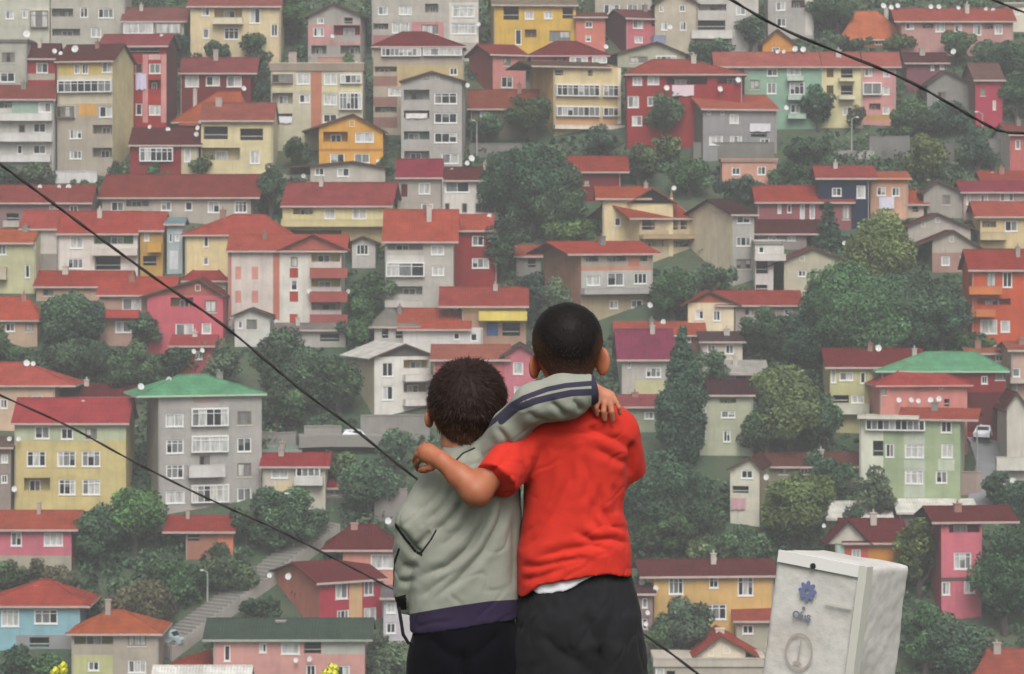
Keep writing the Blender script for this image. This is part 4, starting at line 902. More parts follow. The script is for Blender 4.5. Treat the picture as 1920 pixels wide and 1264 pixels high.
# ------------------------------------------------------------------ cars
def car(px, py, L, rz, rgb, label, dy=0):
    Y = depth_at(py)+dy; p = P(px, py, Y); p.z = max(p.z, ground_z(p.x, p.y), ground_z(p.x-1.5, p.y), ground_z(p.x+1.5, p.y))+.16
    root = empty('parked_car', p, rz); tag(root, label, 'car', 'parked cars')
    prof = [(-.5, .28), (-.5, .62), (-.47, .78), (-.30, .86), (-.20, 1.32), (-.14, 1.42), (.16, 1.44), (.24, 1.36), (.34, .95), (.47, .84), (.5, .62), (.5, .28)]
    mb = MB(); w = .84
    for sgn in (-1, 1):
        pts = [(x*L, sgn*w*(1 if z < .95 else .82), z) for x, z in prof]
        mb.poly(pts if sgn < 0 else pts[::-1])
    for i in range(len(prof)):
        (x, z), (x2, z2) = prof[i], prof[(i+1) % len(prof)]
        k, k2 = (w if z < .95 else w*.82), (w if z2 < .95 else w*.82)
        mb.quad((x*L, -k, z), (x*L, k, z), (x2*L, k2, z2), (x2*L, -k2, z2))
    paint = plain('car_paint', rgb, .25)
    mb.build('body', paint, root)
    gb = MB(); 
    for sgn in (-1, 1):
        for x0, x1, x2, x3 in ((-.19, -.02, -.04, -.14), (0, .28, .22, 0)):
            q = [(x0*L, .95), (x1*L, .95), (x2*L, 1.32), (x3*L, 1.32)]
            pts = [(x, sgn*(w*.83 if z > 1 else w*.84+.0)+sgn*.012, z) for x, z in q]
            gb.poly(pts if sgn < 0 else pts[::-1])
    gb.quad((-.285*L, -.66, .93), (-.285*L, .66, .93), (-.212*L, .62, 1.3), (-.212*L, -.62, 1.3))
    gb.build('window', glassmat('d'), root)
    for sx in (-.31, .31):
        for sy in (-1, 1):
            wb = MB(); wb.tube([(sx*L, sy*(w-.16), .3), (sx*L, sy*(w+.02), .3)], .3, 14)
            wb.build('wheel', plain('tyre', (.02, .02, .02), .8), root)
    for sy in (-1, 1):
        lb = MB(); lb.box(-.512*L, -.49*L, sy*.6-.14, sy*.6+.14, .62, .76); lb.build('headlight', plain('lamp_glass', (.7, .7, .7), .2), root)
car(660, 836, 3.9, R(8), (.72, .73, .74), 'white car parked above the retaining wall')
car(312, 1214, 3.8, R(160), (.36, .46, .48), 'pale blue-grey car at the foot of the stepped path')
car(1846, 826, 3.6, R(70), (.66, .68, .74), 'white car on the lane by dark red house', )

# ------------------------------------------------------------------ street lamps and poles
def lamp(px, yt, yb, label, arm=1):
    Y = depth_at(yb); p = P(px, yb, Y); hgt = (yb-yt)/F*Y
    root = empty('street_lamp', p); tag(root, label, 'street lamp', 'street lamps on the hillside')
    g = plain('galvanised_steel', (.34, .35, .34), .5)
    mb = MB(); mb.tube([(0, 0, -.6), (0, 0, hgt*.5), (0, 0, hgt)], [.11, .085, .06], 8)
    mb.tube([(0, 0, hgt-.1), (arm*.5, 0, hgt+.12), (arm*.95, 0, hgt+.16)], .04, 6); mb.build('pole', g, root)
    hb = MB(); hb.hexa([(arm*.8, -.13, hgt+.08), (arm*1.4, -.1, hgt+.12), (arm*1.4, .1, hgt+.12), (arm*.8, .13, hgt+.08),
                        (arm*.8, -.1, hgt+.24), (arm*1.4, -.07, hgt+.2), (arm*1.4, .07, hgt+.2), (arm*.8, .1, hgt+.24)])
    hb.build('lamp_head', plain('lamp_housing', (.62, .62, .6), .4), root)
lamp(550, 928, 1038, 'slim lamp post above the stepped path', -.6)
lamp(389, 1072, 1132, 'short lamp post left of the stepped path', -.5)
lamp(1597, 222, 292, 'lamp post standing among the grey ruins', .6)
lamp(1842, 212, 286, 'lamp post left of pink house at right edge', -.7)
lamp(1320, 668, 716, 'pale post right of the cypress top', .4)
lamp(1832, 800, 890, 'thin lamp post beside the pale green block', .4)
lamp(894, 228, 296, 'faint lamp post under the brown roof', -.4)

# ------------------------------------------------------------------ satellite dishes
DISHW = plain('dish_white', (.58, .58, .57), .45)
DISHB = plain('dish_bracket', (.3, .3, .3), .5)
def dish_mesh():
    mb = MB(); rings = 5; seg = 20
    for side in (0, 1):
        n0 = len(mb.v)
        for i in range(rings+1):
            r = i/rings
            for k in range(seg):
                w = 2*math.pi*k/seg; mb.v.append((r*math.cos(w), -.22*r*r+(.03 if side else 0), r*math.sin(w)*1.08))
        for i in range(rings):
            for k in range(seg):
                k2 = (k+1) % seg; q = (n0+i*seg+k, n0+i*seg+k2, n0+(i+1)*seg+k2, n0+(i+1)*seg+k)
                mb.f.append(q if not side else q[::-1]); mb.m.append(0)
    mb.tube([(0, 0, -1.0), (0, -.55, -.75), (0, -.95, -.1)], .04, 6, 1)
    mb.tube([(0, -.88, -.12), (0, -1.04, -.04)], .09, 8, 1)
    mb.tube([(0, .05, 0), (0, .3, -.15), (0, .32, -1.9)], .06, 6, 1)
    o = mb.build('satellite_dish', [DISHW, DISHB], smooth=True)
    me = o.data; bpy.data.objects.remove(o); return me
DM = dish_mesh()
DISH = {'a5': '50 64 9', 'a7': '102 96 6/114 100 5/141 92 9', 'a11': '95 170 7', 'a12': '281 238 5/315 243 6', 'a13': '371 240 6/368 252 6',
 'a9': '457 166 6', 'a8': '303 68 5', 'b5': '668 119 5', 'b4': '876 160 6', 'b1': '623 68 5', 'b2': '898 46 5', 'b6': '709 302 5',
 'e4': '884 297 8/876 306 6', 'b11': '1256 51 6', 'b10': '1136 88 6', 'b18': '1250 165 7/1384 150 7/1350 167 7', 'b17': '1181 243 4',
 'c1': '1458 97 5/1470 97 5/1491 92 7/1506 93 7', 'c2': '1571 98 6', 'c5': '1656 11 7/1671 14 6/1683 11 6/1745 13 6/1760 13 6/1797 15 5/1849 17 5/1862 20 6',
 'c4': '1681 39 5/1684 74 6/1714 78 6/1728 82 6', 'c7': '1788 97 7', 'b19': '1474 202 6', 'd1': '75 351 6/111 351 6/129 351 7', 'd2': '381 351 8', 'd4': '123 409 4',
 'e1': '569 330 6', 'e3': '848 321 7', 'e5': '787 421 8/799 427 8', 'e8': '831 562 6/897 561 7', 'e9': '853 578 8', 'd7': '580 546 6/653 547 6/517 603 5',
 'e6': '918 405 6', 'f2': '1264 353 6', 'f4': '1366 393 7/1376 394 7', 'f6': '1219 572 7', 'f10': '1244 604 7', 'f16': '1453 429 6', 'f17': '1583 456 5',
 'f24': '1861 327 6', 'g1': '50 681 8/62 682 6', 'g3': '156 754 5/27 917 7/18 823 6/35 823 6', 'g2': '231 741 5', 'g4': '264 725 8/317 712 7',
 'd15': '363 659 6/379 657 6', 'g15': '1647 653 8/1552 787 6', 'g17': '1685 750 6.5/1708 750 6.5/1722 752 6/1745 750 7/1761 748 7', 'g16': '1875 757 8',
 'g18': '1620 914 6', 'g21': '1866 650 5', 'g13': '1437 895 7', 'i8': '728 977 8', 'i9': '1229 1103 7/1340 1049 6', 'i19': '1203 1092 8/1214 1149 6/1211 1170 6',
 'i7': '505 1079 6/541 1081 8', 'i3': '30 1220 8', 'i6': '581 1236 7/555 1238 6', 'i2': '346 986 6', 'g19': '1899 902 8', 'i15': '1545 986 5'}
ORD = {1: [''], 2: ['left of two', 'right of two'], 3: ['leftmost of three', 'middle of three', 'rightmost of three'],
       4: ['leftmost of four', 'second of four', 'third of four', 'rightmost of four']}
for n_ in (5, 8):
    wd = {5: 'five', 8: 'eight'}[n_]; ORD[n_] = [q+' of '+wd for q in ['leftmost', 'second', 'third', 'fourth', 'fifth', 'sixth', 'seventh', 'eighth']][:n_-1]+['rightmost of '+wd]
for key, txt in DISH.items():
    H_ = HOUSES[key]; it = sorted([tuple(float(q) for q in t.split()) for t in txt.split('/')])
    words = H_['label'].split()
    for i, (px, py, r) in enumerate(it):
        on_roof = py < H_['ye']+2
        Y = H_['Y']+(H_['D']*.42 if on_roof else -.55)
        if px < H_['x0']-8 or px > H_['x1']+8: Y = H_['Y']+(H_['D']*.3 if on_roof else .4)
        o = bpy.data.objects.new('satellite_dish', DM); COL.objects.link(o); o.location = P(px, py, Y)
        q = r/F*Y*.74; o.scale = (q, q, q)
        o.rotation_euler = (R(-18), 0, R(random.uniform(-28, 28)))
        pre = ORD[len(it)][i]
        lab = (pre+' white satellite dishes at ' if pre else 'white satellite dish at ')+' '.join(words[:16-(len(pre.split())+4)])
        if len(words) > 16-(len(pre.split())+4):
            cut = lab.split()
            while cut[-1] in ('with', 'a', 'an', 'the', 'under', 'of', 'and', 'at', 'by', 'on', 'in', 'its', 'red', 'left', 'right', 'cut', 'maroon'): cut.pop()
            lab = ' '.join(cut)
        tag(o, lab, 'satellite dish', 'satellite dishes on the houses')

# ------------------------------------------------------------------ washing hung from balconies
for (root, org, th, r, hx, key) in LAUNDRY:
    a, b, z0, z1 = r; n = 14; mb = MB(); vs = []
    for j in range(7):
        for i in range(n+1):
            u = a+(b-a)*i/n; t = j/6
            vs.append((u, -.16+.05*math.sin(i*1.3+j*.4)*(t+.2)-1.0*0, z1-(z1-z0)*t*(1+.05*math.sin(i*.9))))
    mb.v = vs
    for j in range(6):
        for i in range(n): mb.f.append((j*(n+1)+i, j*(n+1)+i+1, (j+1)*(n+1)+i+1, (j+1)*(n+1)+i)); mb.m.append(0)
    n0 = len(mb.v)
    mb.tube([(a-.15, -.16, z1+.02), (b+.15, -.16, z1+.02)], .015, 5)
    mb.tube([(a-.13, -.16, z1+.02), (a-.13, .02, z1+.02)], .02, 5); mb.tube([(b+.13, -.16, z1+.02), (b+.13, .02, z1+.02)], .02, 5)
    cm = plain('washing_cloth', alb(hx), .9)
    o = mb.build('washing', cm, smooth=True); o.location = org; o.rotation_euler = (0, 0, th)
    w_ = HOUSES[key]['label'].split()[:10]
    while w_[-1] in ('with', 'a', 'an', 'the', 'under', 'of', 'and', 'at', 'by', 'on', 'in', 'its'): w_.pop()
    tag(o, 'pale washing hung on the '+' '.join(w_), 'laundry')

# ------------------------------------------------------------------ overhead cables
def cable(pts, Y, wpx, label):
    pp = [P(x, y, Y+(x-960)*.0016) for x, y in pts]
    a = pp[0]+(pp[0]-pp[1])*8; b = pp[-1]+(pp[-1]-pp[-2])*8
    pp = [a]+pp+[b]; fine = []
    for i in range(len(pp)-1):                            # Catmull-Rom through the points
        p0, p1, p2, p3 = pp[max(i-1, 0)], pp[i], pp[i+1], pp[min(i+2, len(pp)-1)]
        for k in range(10):
            t = k/10
            fine.append(.5*((2*p1)+(p2-p0)*t+(2*p0-5*p1+4*p2-p3)*t*t+(3*p1-p0-3*p2+p3)*t**3))
    fine.append(pp[-1]); r = wpx/F*Y/2; mb = MB()
    for k in range(2):                                    # two insulated strands twisted together
        mb.tube([p+Vector((0, math.cos(i*.55+k*math.pi), math.sin(i*.55+k*math.pi)))*r*.42 for i, p in enumerate(fine)], r*.68, 7)
    o = mb.build('overhead_cable', plain('cable_sheath', (.028, .022, .020), .6), smooth=True)
    tag(o, label, 'cable', 'cables strung across the view')
cable([(-60, 272), (0, 308), (90, 374), (180, 441), (300, 528), (420, 611), (560, 727), (660, 801), (770, 889), (900, 985), (1050, 1087), (1210, 1191), (1300, 1257), (1400, 1335)], 22, 5.6, 'longest dark cable running from left edge behind the smaller boy')
cable([(-60, 713), (0, 741), (130, 800), (235, 857), (340, 911), (430, 953), (520, 993), (640, 1054), (720, 1096), (840, 1160), (960, 1222), (1080, 1290)], 26, 4.2, 'thin lower cable crossing the tall grey block')
cable([(1340, -18), (1372, 0), (1480, 60), (1680, 141), (1780, 194), (1850, 234), (1890, 248), (1960, 252)], 19, 6.4, 'dark cable sagging across the upper right houses')
cable([(1830, -14), (1868, 2), (1925, 25), (1990, 48)], 19, 5.2, 'short bit of cable in the upper right corner')
# ------------------------------------------------------------------ the two children (signed-distance bodies meshed with surface nets)
YB = 7.0
def Q(px, py, dy=0.0): return np.array(P(px, py, YB+dy))
class Field:
    def __init__(s, lo, hi, hh):
        s.h = hh; s.lo = np.array(lo, float); n = np.ceil((np.array(hi)-s.lo)/hh).astype(int)+1; s.n = n
        s.ax = [s.lo[i]+hh*np.arange(n[i]) for i in range(3)]
        s.F = np.full(n, .2, np.float32)
    def _sub(s, lo, hi):
        a = np.clip(np.floor((np.array(lo)-s.lo)/s.h).astype(int), 0, s.n); b = np.clip(np.ceil((np.array(hi)-s.lo)/s.h).astype(int)+1, 0, s.n)
        sl = tuple(slice(a[i], b[i]) for i in range(3))
        return sl, s.ax[0][sl[0]][:, None, None], s.ax[1][sl[1]][None, :, None], s.ax[2][sl[2]][None, None, :]
    def add(s, fn, lo, hi, k=.01, mode='add'):
        m = .05
        sl, X, Y, Z = s._sub(np.array(lo)-m, np.array(hi)+m)
        if min(q.stop-q.start for q in sl) <= 0: return
        d = fn(X, Y, Z).astype(np.float32); f = s.F[sl]
        if mode == 'add':
            hq = np.maximum(k-np.abs(f-d), 0)/k; s.F[sl] = np.minimum(f, d)-hq*hq*k*.25
        else:
            hq = np.maximum(k-np.abs(f+d), 0)/k; s.F[sl] = np.maximum(f, -d)+hq*hq*k*.25
    def rc(s, a, b, ra, rb, k=.01, clip=False, flat=None, mode='add'):
        a, b = np.array(a, float), np.array(b, float); ab = b-a; L2 = float(ab@ab); L = math.sqrt(L2)
        def fn(X, Y, Z):
            x, y, z = X-a[0], Y-a[1], Z-a[2]; t0 = (x*ab[0]+y*ab[1]+z*ab[2])/L2; t = np.clip(t0, 0, 1)
            qx, qy, qz = x-t*ab[0], y-t*ab[1], z-t*ab[2]
            if flat is not None:
                c = (qx*flat[0]+qy*flat[1]+qz*flat[2])*(flat[3]-1)
                qx, qy, qz = qx+c*flat[0], qy+c*flat[1], qz+c*flat[2]
            d = np.sqrt(qx*qx+qy*qy+qz*qz)-(ra+t*(rb-ra))
            return np.maximum(d, (t0-1)*L) if clip else d
        r = max(ra, rb); s.add(fn, np.minimum(a, b)-r, np.maximum(a, b)+r, k, mode)
    def ell(s, c, r, k=.01, rot=None, mode='add'):
        c = np.array(c); r = np.array(r); M = np.array(Matrix.Rotation(rot[0], 3, rot[1])) if rot else np.eye(3)
        def fn(X, Y, Z):
            x, y, z = X-c[0], Y-c[1], Z-c[2]
            p = [M[0][i]*x+M[1][i]*y+M[2][i]*z for i in range(3)]
            k0 = np.sqrt(sum((p[i]/r[i])**2 for i in range(3))); k1 = np.sqrt(sum((p[i]/r[i]**2)**2 for i in range(3)))
            return k0*(k0-1)/np.maximum(k1, 1e-6)
        m = r.max(); s.add(fn, c-m, c+m, k, mode)
    def loft(s, py, xl, xr, hd, cy, k=.02, bottom=None, ex=2.4):
        z = (YH-np.array(py, float))/F*YB; o = np.argsort(z)
        L = (np.array(xl, float)-PX0)/F*YB; R_ = (np.array(xr, float)-PX0)/F*YB; hd = np.array(hd, float)
        def fn(X, Y, Z):
            l, r, q = np.interp(Z, z[o], L[o]), np.interp(Z, z[o], R_[o]), np.interp(Z, z[o], hd[o])
            c, w = (l+r)/2, (r-l)/2
            d = ((np.abs((X-c)/w)**ex+np.abs((Y-cy)/q)**ex)**(1/ex)-1)*np.minimum(w, q)
            d = np.maximum(d, Z-z.max())
            if bottom is not None: d = np.maximum(d, bottom(X)-Z)
            else: d = np.maximum(d, z.min()-Z)
            return d
        s.add(fn, (L.min(), cy-hd.max(), z.min()), (R_.max(), cy+hd.max(), z.max()), k)
    def mesh(s):
        f = s.F; ins = f < 0; nx, ny, nz = f.shape
        c = np.zeros((nx-1, ny-1, nz-1), np.int16)
        for i in (0, 1):
            for j in (0, 1):
                for k in (0, 1): c += ins[i:nx-1+i, j:ny-1+j, k:nz-1+k]
        act = np.argwhere((c > 0) & (c < 8)); idx = -np.ones((nx-1, ny-1, nz-1), np.int64)
        idx[act[:, 0], act[:, 1], act[:, 2]] = np.arange(len(act))
        acc = np.zeros((len(act), 3)); cnt = np.zeros(len(act))
        corners = [(i, j, k) for i in (0, 1) for j in (0, 1) for k in (0, 1)]
        for a in range(8):
            for b in range(a+1, 8):
                A, B = np.array(corners[a]), np.array(corners[b])
                if np.abs(A-B).sum() != 1: continue
                fa = f[act[:, 0]+A[0], act[:, 1]+A[1], act[:, 2]+A[2]]; fb = f[act[:, 0]+B[0], act[:, 1]+B[1], act[:, 2]+B[2]]
                m = (fa < 0) != (fb < 0); t = np.where(m, fa/np.where(m, fa-fb, 1), 0)
                acc += m[:, None]*(A+(B-A)*t[:, None]); cnt += m
        V = s.lo+s.h*(act+acc/cnt[:, None]); quads = []
        for ax in range(3):
            u, v = [q for q in range(3) if q != ax]
            sl0 = [slice(None)]*3; sl1 = [slice(None)]*3; sl0[ax] = slice(0, -1); sl1[ax] = slice(1, None)
            a, b = ins[tuple(sl0)], ins[tuple(sl1)]
            e = np.argwhere(a != b); ok = (e[:, u] > 0) & (e[:, v] > 0) & (e[:, u] < f.shape[u]-1) & (e[:, v] < f.shape[v]-1); e = e[ok]
            q = []
            for du, dv in ((-1, -1), (0, -1), (0, 0), (-1, 0)):
                g = e.copy(); g[:, u] += du; g[:, v] += dv; q.append(idx[g[:, 0], g[:, 1], g[:, 2]])
            q = np.stack(q, 1); flip = a[e[:, 0], e[:, 1], e[:, 2]]
            if ax == 1: flip = ~flip
            q[~flip] = q[~flip][:, ::-1]; quads.append(q)
        return V, np.concatenate(quads)
def v_normals(V, Fq):
    n = np.cross(V[Fq[:, 2]]-V[Fq[:, 0]], V[Fq[:, 3]]-V[Fq[:, 1]]); N = np.zeros_like(V)
    for i in range(4): np.add.at(N, Fq[:, i], n)
    return N/np.maximum(np.linalg.norm(N, axis=1), 1e-9)[:, None]
def relax(V, Fq, it=2, lam=.5):
    for _ in range(it):
        S = np.zeros_like(V); c = np.zeros(len(V))
        for i in range(4):
            for j in (1, 3): np.add.at(S, Fq[:, i], V[Fq[:, (i+j) % 4]]); np.add.at(c, Fq[:, i], 1)
        V = V+lam*(S/np.maximum(c, 1)[:, None]-V)
    return V
def to_px(V): return PX0+V[:, 0]/V[:, 1]*F, YH-V[:, 2]/V[:, 1]*F
def pl_dist(x, y, pl):
    """distance in photo pixels to a polyline; also the fraction along it"""
    best = np.full(len(x), 1e9); tt = np.zeros(len(x)); n = len(pl)-1
    for i in range(n):
        (ax, ay), (bx, by) = pl[i], pl[i+1]; L2 = (bx-ax)**2+(by-ay)**2
        t = np.clip(((x-ax)*(bx-ax)+(y-ay)*(by-ay))/L2, 0, 1)
        d = np.hypot(x-ax-t*(bx-ax), y-ay-t*(by-ay)); m = d < best; best = np.where(m, d, best); tt = np.where(m, (i+t)/n, tt)
    return best, tt
def folds(V, Fq, lst):
    """drape: each fold is a crease with a raised lip on both sides, on the side that faces the viewer"""
    N = v_normals(V, Fq); x, y = to_px(V); back = np.clip(-N[:, 1]*1.6, 0, 1); D = np.zeros(len(V))
    for amp, w, pl in lst:
        d, t = pl_dist(x, y, pl); env = np.clip(np.minimum(t, 1-t)*5, 0, 1)
        D += env*amp*(-np.exp(-(d/w)**1.25)+.30*np.exp(-((d-2.3*w)/(1.5*w))**2))
    return V+N*(D*back)[:, None]
def wrinkle(V, Fq, amp, sc, seed=0, aniso=(1, 1, 1)):
    N = v_normals(V, Fq)
    d = np.array([mn.noise(Vector((v[0]*sc*aniso[0]+seed, v[1]*sc*aniso[1], v[2]*sc*aniso[2]))) for v in V])
    return V+N*(d*amp)[:, None]
def crumple(V, Fq, amp, sc, seed, st):
    """thin sharp creases along the zero lines of a stretched noise, in patches"""
    N = v_normals(V, Fq); d = np.zeros(len(V))
    for i, v in enumerate(V):
        u, w_ = v[0]*st[0]+v[2]*st[1], v[2]*st[0]-v[0]*st[1]
        n = abs(mn.noise(Vector((u*sc*.45+seed, v[1]*sc, w_*sc)))); m = mn.noise(Vector((v[0]*9, v[1]*9+seed, v[2]*9)))+.15
        if m > 0: d[i] = min(1, m*3)*(max(0, 1-n/.10)-.35*max(0, 1-abs(n-.2)/.12))
    return V-N*(d*amp)[:, None]
def cloth(name, rgb, weave=900, rough=.9, var=.12, extra=None):
    m, nt, b = new_mat(name); b.inputs['Roughness'].default_value = rough
    b.inputs['Specular IOR Level'].default_value = .1
    v = objcoord(nt); f = noise_tex(nt, v, 14, 4, .6); f2 = noise_tex(nt, v, weave*.5, 2)
    c = mixrgb(nt, f, [x*(1-var) for x in rgb], [min(.9, x*(1+var)) for x in rgb])
    c = mixrgb(nt, ramp(nt, f2, .35, .65, 0, .25), c, [x*.72 for x in rgb])
    if extra: c = extra(nt, c)
    nt.links.new(c, b.inputs['Base Color'])
    bump(nt, b, f2, .35, .0012)
    b.inputs['Sheen Weight'].default_value = .04
    return m
def part(name, V, Fq, mat, parent, attrs=None):
    me = np_mesh(name, V, Fq, mat if isinstance(mat, list) else [mat], smooth=True)
    for k, a in (attrs or {}).items():
        at = me.attributes.new(k, 'FLOAT', 'POINT'); at.data.foreach_set('value', a.astype(np.float32))
    o = bpy.data.objects.new(name, me); COL.objects.link(o)
    if parent is not None: o.parent = parent
    return o
def stripe_mix(attr, rgb):
    def ex(nt, c):
        a = node(nt, 'ShaderNodeAttribute', attribute_name=attr)
        return mixrgb(nt, ramp(nt, a.outputs['Fac'], -.0006, .0006), c, rgb)
    return ex

def skin_mat(name, rgb, red):
    m, nt, b = new_mat(name)
    b.inputs['Roughness'].default_value = .5; b.inputs['Specular IOR Level'].default_value = .35
    b.inputs['Subsurface Weight'].default_value = .12; b.inputs['Subsurface Radius'].default_value = (.012, .005, .003); b.inputs['Subsurface Scale'].default_value = .4
    v = objcoord(nt); f = noise_tex(nt, v, 30, 4, .6)
    c = mixrgb(nt, ramp(nt, f, .35, .7), rgb, red); c = mixrgb(nt, ramp(nt, noise_tex(nt, v, 9, 3), .45, .7, 0, .6), c, [x*.72 for x in red]); nt.links.new(c, b.inputs['Base Color'])
    bump(nt, b, noise_tex(nt, v, 400, 3), .15, .001); return m
SKIN_A = skin_mat('skin', (.40, .150, .078), (.36, .115, .058)); SKIN_B = skin_mat('skin_fair', (.50, .225, .13), (.47, .17, .10))
def hair_mat(rgb, scalp):
    m, nt, b = new_mat('hair'); b.inputs['Roughness'].default_value = .5; b.inputs['Specular IOR Level'].default_value = .08
    v = objcoord(nt); f = noise_tex(nt, v, 90, 3); a = node(nt, 'ShaderNodeAttribute', attribute_name='shade')
    c = mixrgb(nt, f, [x*.5 for x in rgb], [x*1.7 for x in rgb]); c = mixrgb(nt, a.outputs['Fac'], c, [x*2.0 for x in rgb])
    fd = node(nt, 'ShaderNodeAttribute', attribute_name='fade')                        # cropped short towards the nape: scalp shows
    nt.links.new(mixrgb(nt, fd.outputs['Fac'], c, scalp), b.inputs['Base Color']); return m
def hand(fd, palm, fingers, thumb, rp=.021, rf=.0078, flat=(0, 1, 0, 1.5)):
    fd.rc(palm[0], palm[1], rp*.85, rp, .008, flat=flat)
    for i, ch in enumerate(fingers):
        r = rf*(.92, 1.03, 1.0, .85)[i]
        for a, b in zip(ch[:-1], ch[1:]): fd.rc(a, b, r*1.04, r*.93, .002)
    for a, b in zip(thumb[:-1], thumb[1:]): fd.rc(a, b, rf*1.2, rf*1.0, .005)
GR = -1.49
def head(fd, cx, cy, dy, s, nk, ears):
    """skull, jaw, nose, brow, lips, neck and ears looking away from the camera"""
    e = lambda x, y, z, d, r, k=.02, rot=None: fd.ell(Q(cx+x*s, cy+y*s, dy+d*s*1.0), np.array(r)*s, k, rot)
    e(0, 0, 0, 0, (.0775, .090, .080)); e(0, 52, 0, .028, (.056, .058, .052), .03); e(0, 38, 0, .045, (.054, .046, .058), .025)
    fd.rc(Q(cx, cy+22*s, dy+.088*s), Q(cx, cy+46*s, dy+.103*s), .0075*s, .0115*s, .01)
    e(0, 12, 0, .078, (.048, .012, .010), .012); e(0, 64, 0, .088, (.022, .010, .008), .008); e(0, 86, 0, .07, (.024, .022, .018), .015)
    for sg in (-1, 1): e(sg*25, 24, 0, .093, (.014, .010, .010), .006)
    for p in nk[:-1]: pass
    for (a, ra), (b, rb) in zip(nk[:-1], nk[1:]): fd.rc(a, b, ra, rb, .025)
    for (ex, ey, ed, ang, w, hgt) in ears:
        fd.ell(Q(ex, ey, ed), (w, .021, hgt), .008, (ang, 'Z')); 
        fd.ell(Q(ex+(9 if ex > cx else -9), ey-2, ed+.012), (w*.5, .009, hgt*.62), .006, (ang, 'Z'), mode='cut')
def hair(name, c, r, line, dyc, front, col, n, ln, parent, whorl, seed, noise_amp=.003, nape=None, out=.2, fadepx=30, fademax=.3, scalp=(.20, .09, .05)):
    fd = Field(np.array(c)-np.array(r)-(.02, .02, .06), np.array(c)+np.array(r)+.02, .004)
    fd.ell(c, r, .01)
    if nape: fd.rc(*nape, .03)
    lx = [q[0] for q in line]; ly = [q[1] for q in line]
    sl, X, Y, Z = fd._sub(fd.lo, fd.lo+fd.h*fd.n)
    px = PX0+X/YB*F; rise = np.maximum(0, Y-(YB+dyc))*front
    zlow = (YH-np.interp(px, lx, ly))/F*YB+rise
    fd.F = np.maximum(fd.F, (zlow-Z).astype(np.float32))
    V, Fq = fd.mesh(); V = relax(V, Fq, 1); V = wrinkle(V, Fq, noise_amp, 55, seed); V = wrinkle(V, Fq, noise_amp*.5, 130, seed+4)
    N = v_normals(V, Fq); rng = np.random.default_rng(seed)
    pick = rng.integers(0, len(V), n); p = V[pick]; nn = N[pick]
    fl = p-np.array(whorl); fl -= nn*(fl*nn).sum(1)[:, None]; fl /= np.maximum(np.linalg.norm(fl, axis=1), 1e-6)[:, None]
    d = nn*out+fl*.9+rng.normal(size=(n, 3))*.22; d /= np.linalg.norm(d, axis=1)[:, None]
    stray = (rng.random(n) < .07)[:, None]; d = d+nn*stray*.45; d /= np.linalg.norm(d, axis=1)[:, None]
    L = ln*(.5+rng.random(n))[:, None]*(1+.3*stray); sd = np.cross(d, nn); sd /= np.maximum(np.linalg.norm(sd, axis=1), 1e-6)[:, None]
    w = .0007; root = p-nn*.002; mid = root+d*L*.55; tip = root+d*L*1.0-nn*L*.22
    S = np.stack([root-sd*w, root+sd*w, mid+sd*w, mid-sd*w, tip+sd*w*.2, tip-sd*w*.2], 1).reshape(-1, 3)
    b = len(V)+6*np.arange(n)[:, None]
    S1 = b+np.array([[0, 1, 2, 3]]); S2 = b+np.array([[3, 2, 4, 5]])
    A = np.concatenate([V, S]); shade = np.concatenate([np.zeros(len(V)), np.repeat(rng.random(n)**2, 6)])
    x, y = to_px(A); gap = np.interp(x, lx, ly)-y; fade = np.clip(1-gap/fadepx, 0, 1)*fademax*(A[:, 1] < YB+dyc+.05)
    return part(name, A, np.concatenate([Fq, S1, S2]), hair_mat(col, scalp), parent, {'shade': shade, 'fade': fade})
def eyes(parent, cx, cy, dy, s):
    for sg in (-1, 1):
        c = Q(cx+sg*24*s, cy+24*s, dy+.078*s); mb = MB(); n = 12
        for j in range(n+1):
            for i in range(n):
                t, a = math.pi*j/n, 2*math.pi*i/n
                mb.v.append((c[0]+.0115*s*math.sin(t)*math.cos(a), c[1]+.0115*s*math.cos(t), c[2]+.0115*s*math.sin(t)*math.sin(a)))
        for j in range(n):
            for i in range(n):
                mb.f.append((j*n+i, (j+1)*n+i, (j+1)*n+(i+1) % n, j*n+(i+1) % n)); mb.m.append(1 if j < 3 else 0)
        mb.build('eye', [plain('eye_white', (.7, .68, .65), .2), plain('iris', (.03, .015, .01), .2)], parent, True)
def shoes(parent, pts, rgb):
    for (x, dx) in pts:
        fd = Field((x-.07, YB-.12, GR-.01), (x+.09, YB+.2, GR+.13), .005)
        a = np.array((x, YB-.03, GR+.045)); b = np.array((x+dx, YB+.13, GR+.032))
        fd.rc(a, b, .043, .036, .01); fd.rc(a+(0, 0, .03), a+(0, .01, .06), .038, .036, .02)
        sl, X, Y, Z = fd._sub(fd.lo, fd.lo+fd.h*fd.n); fd.F = np.maximum(fd.F, (GR+.002-Z).astype(np.float32))
        V, Fq = fd.mesh(); part('shoe', relax(V, Fq, 1), Fq, plain('shoe_leather', rgb, .6), parent)

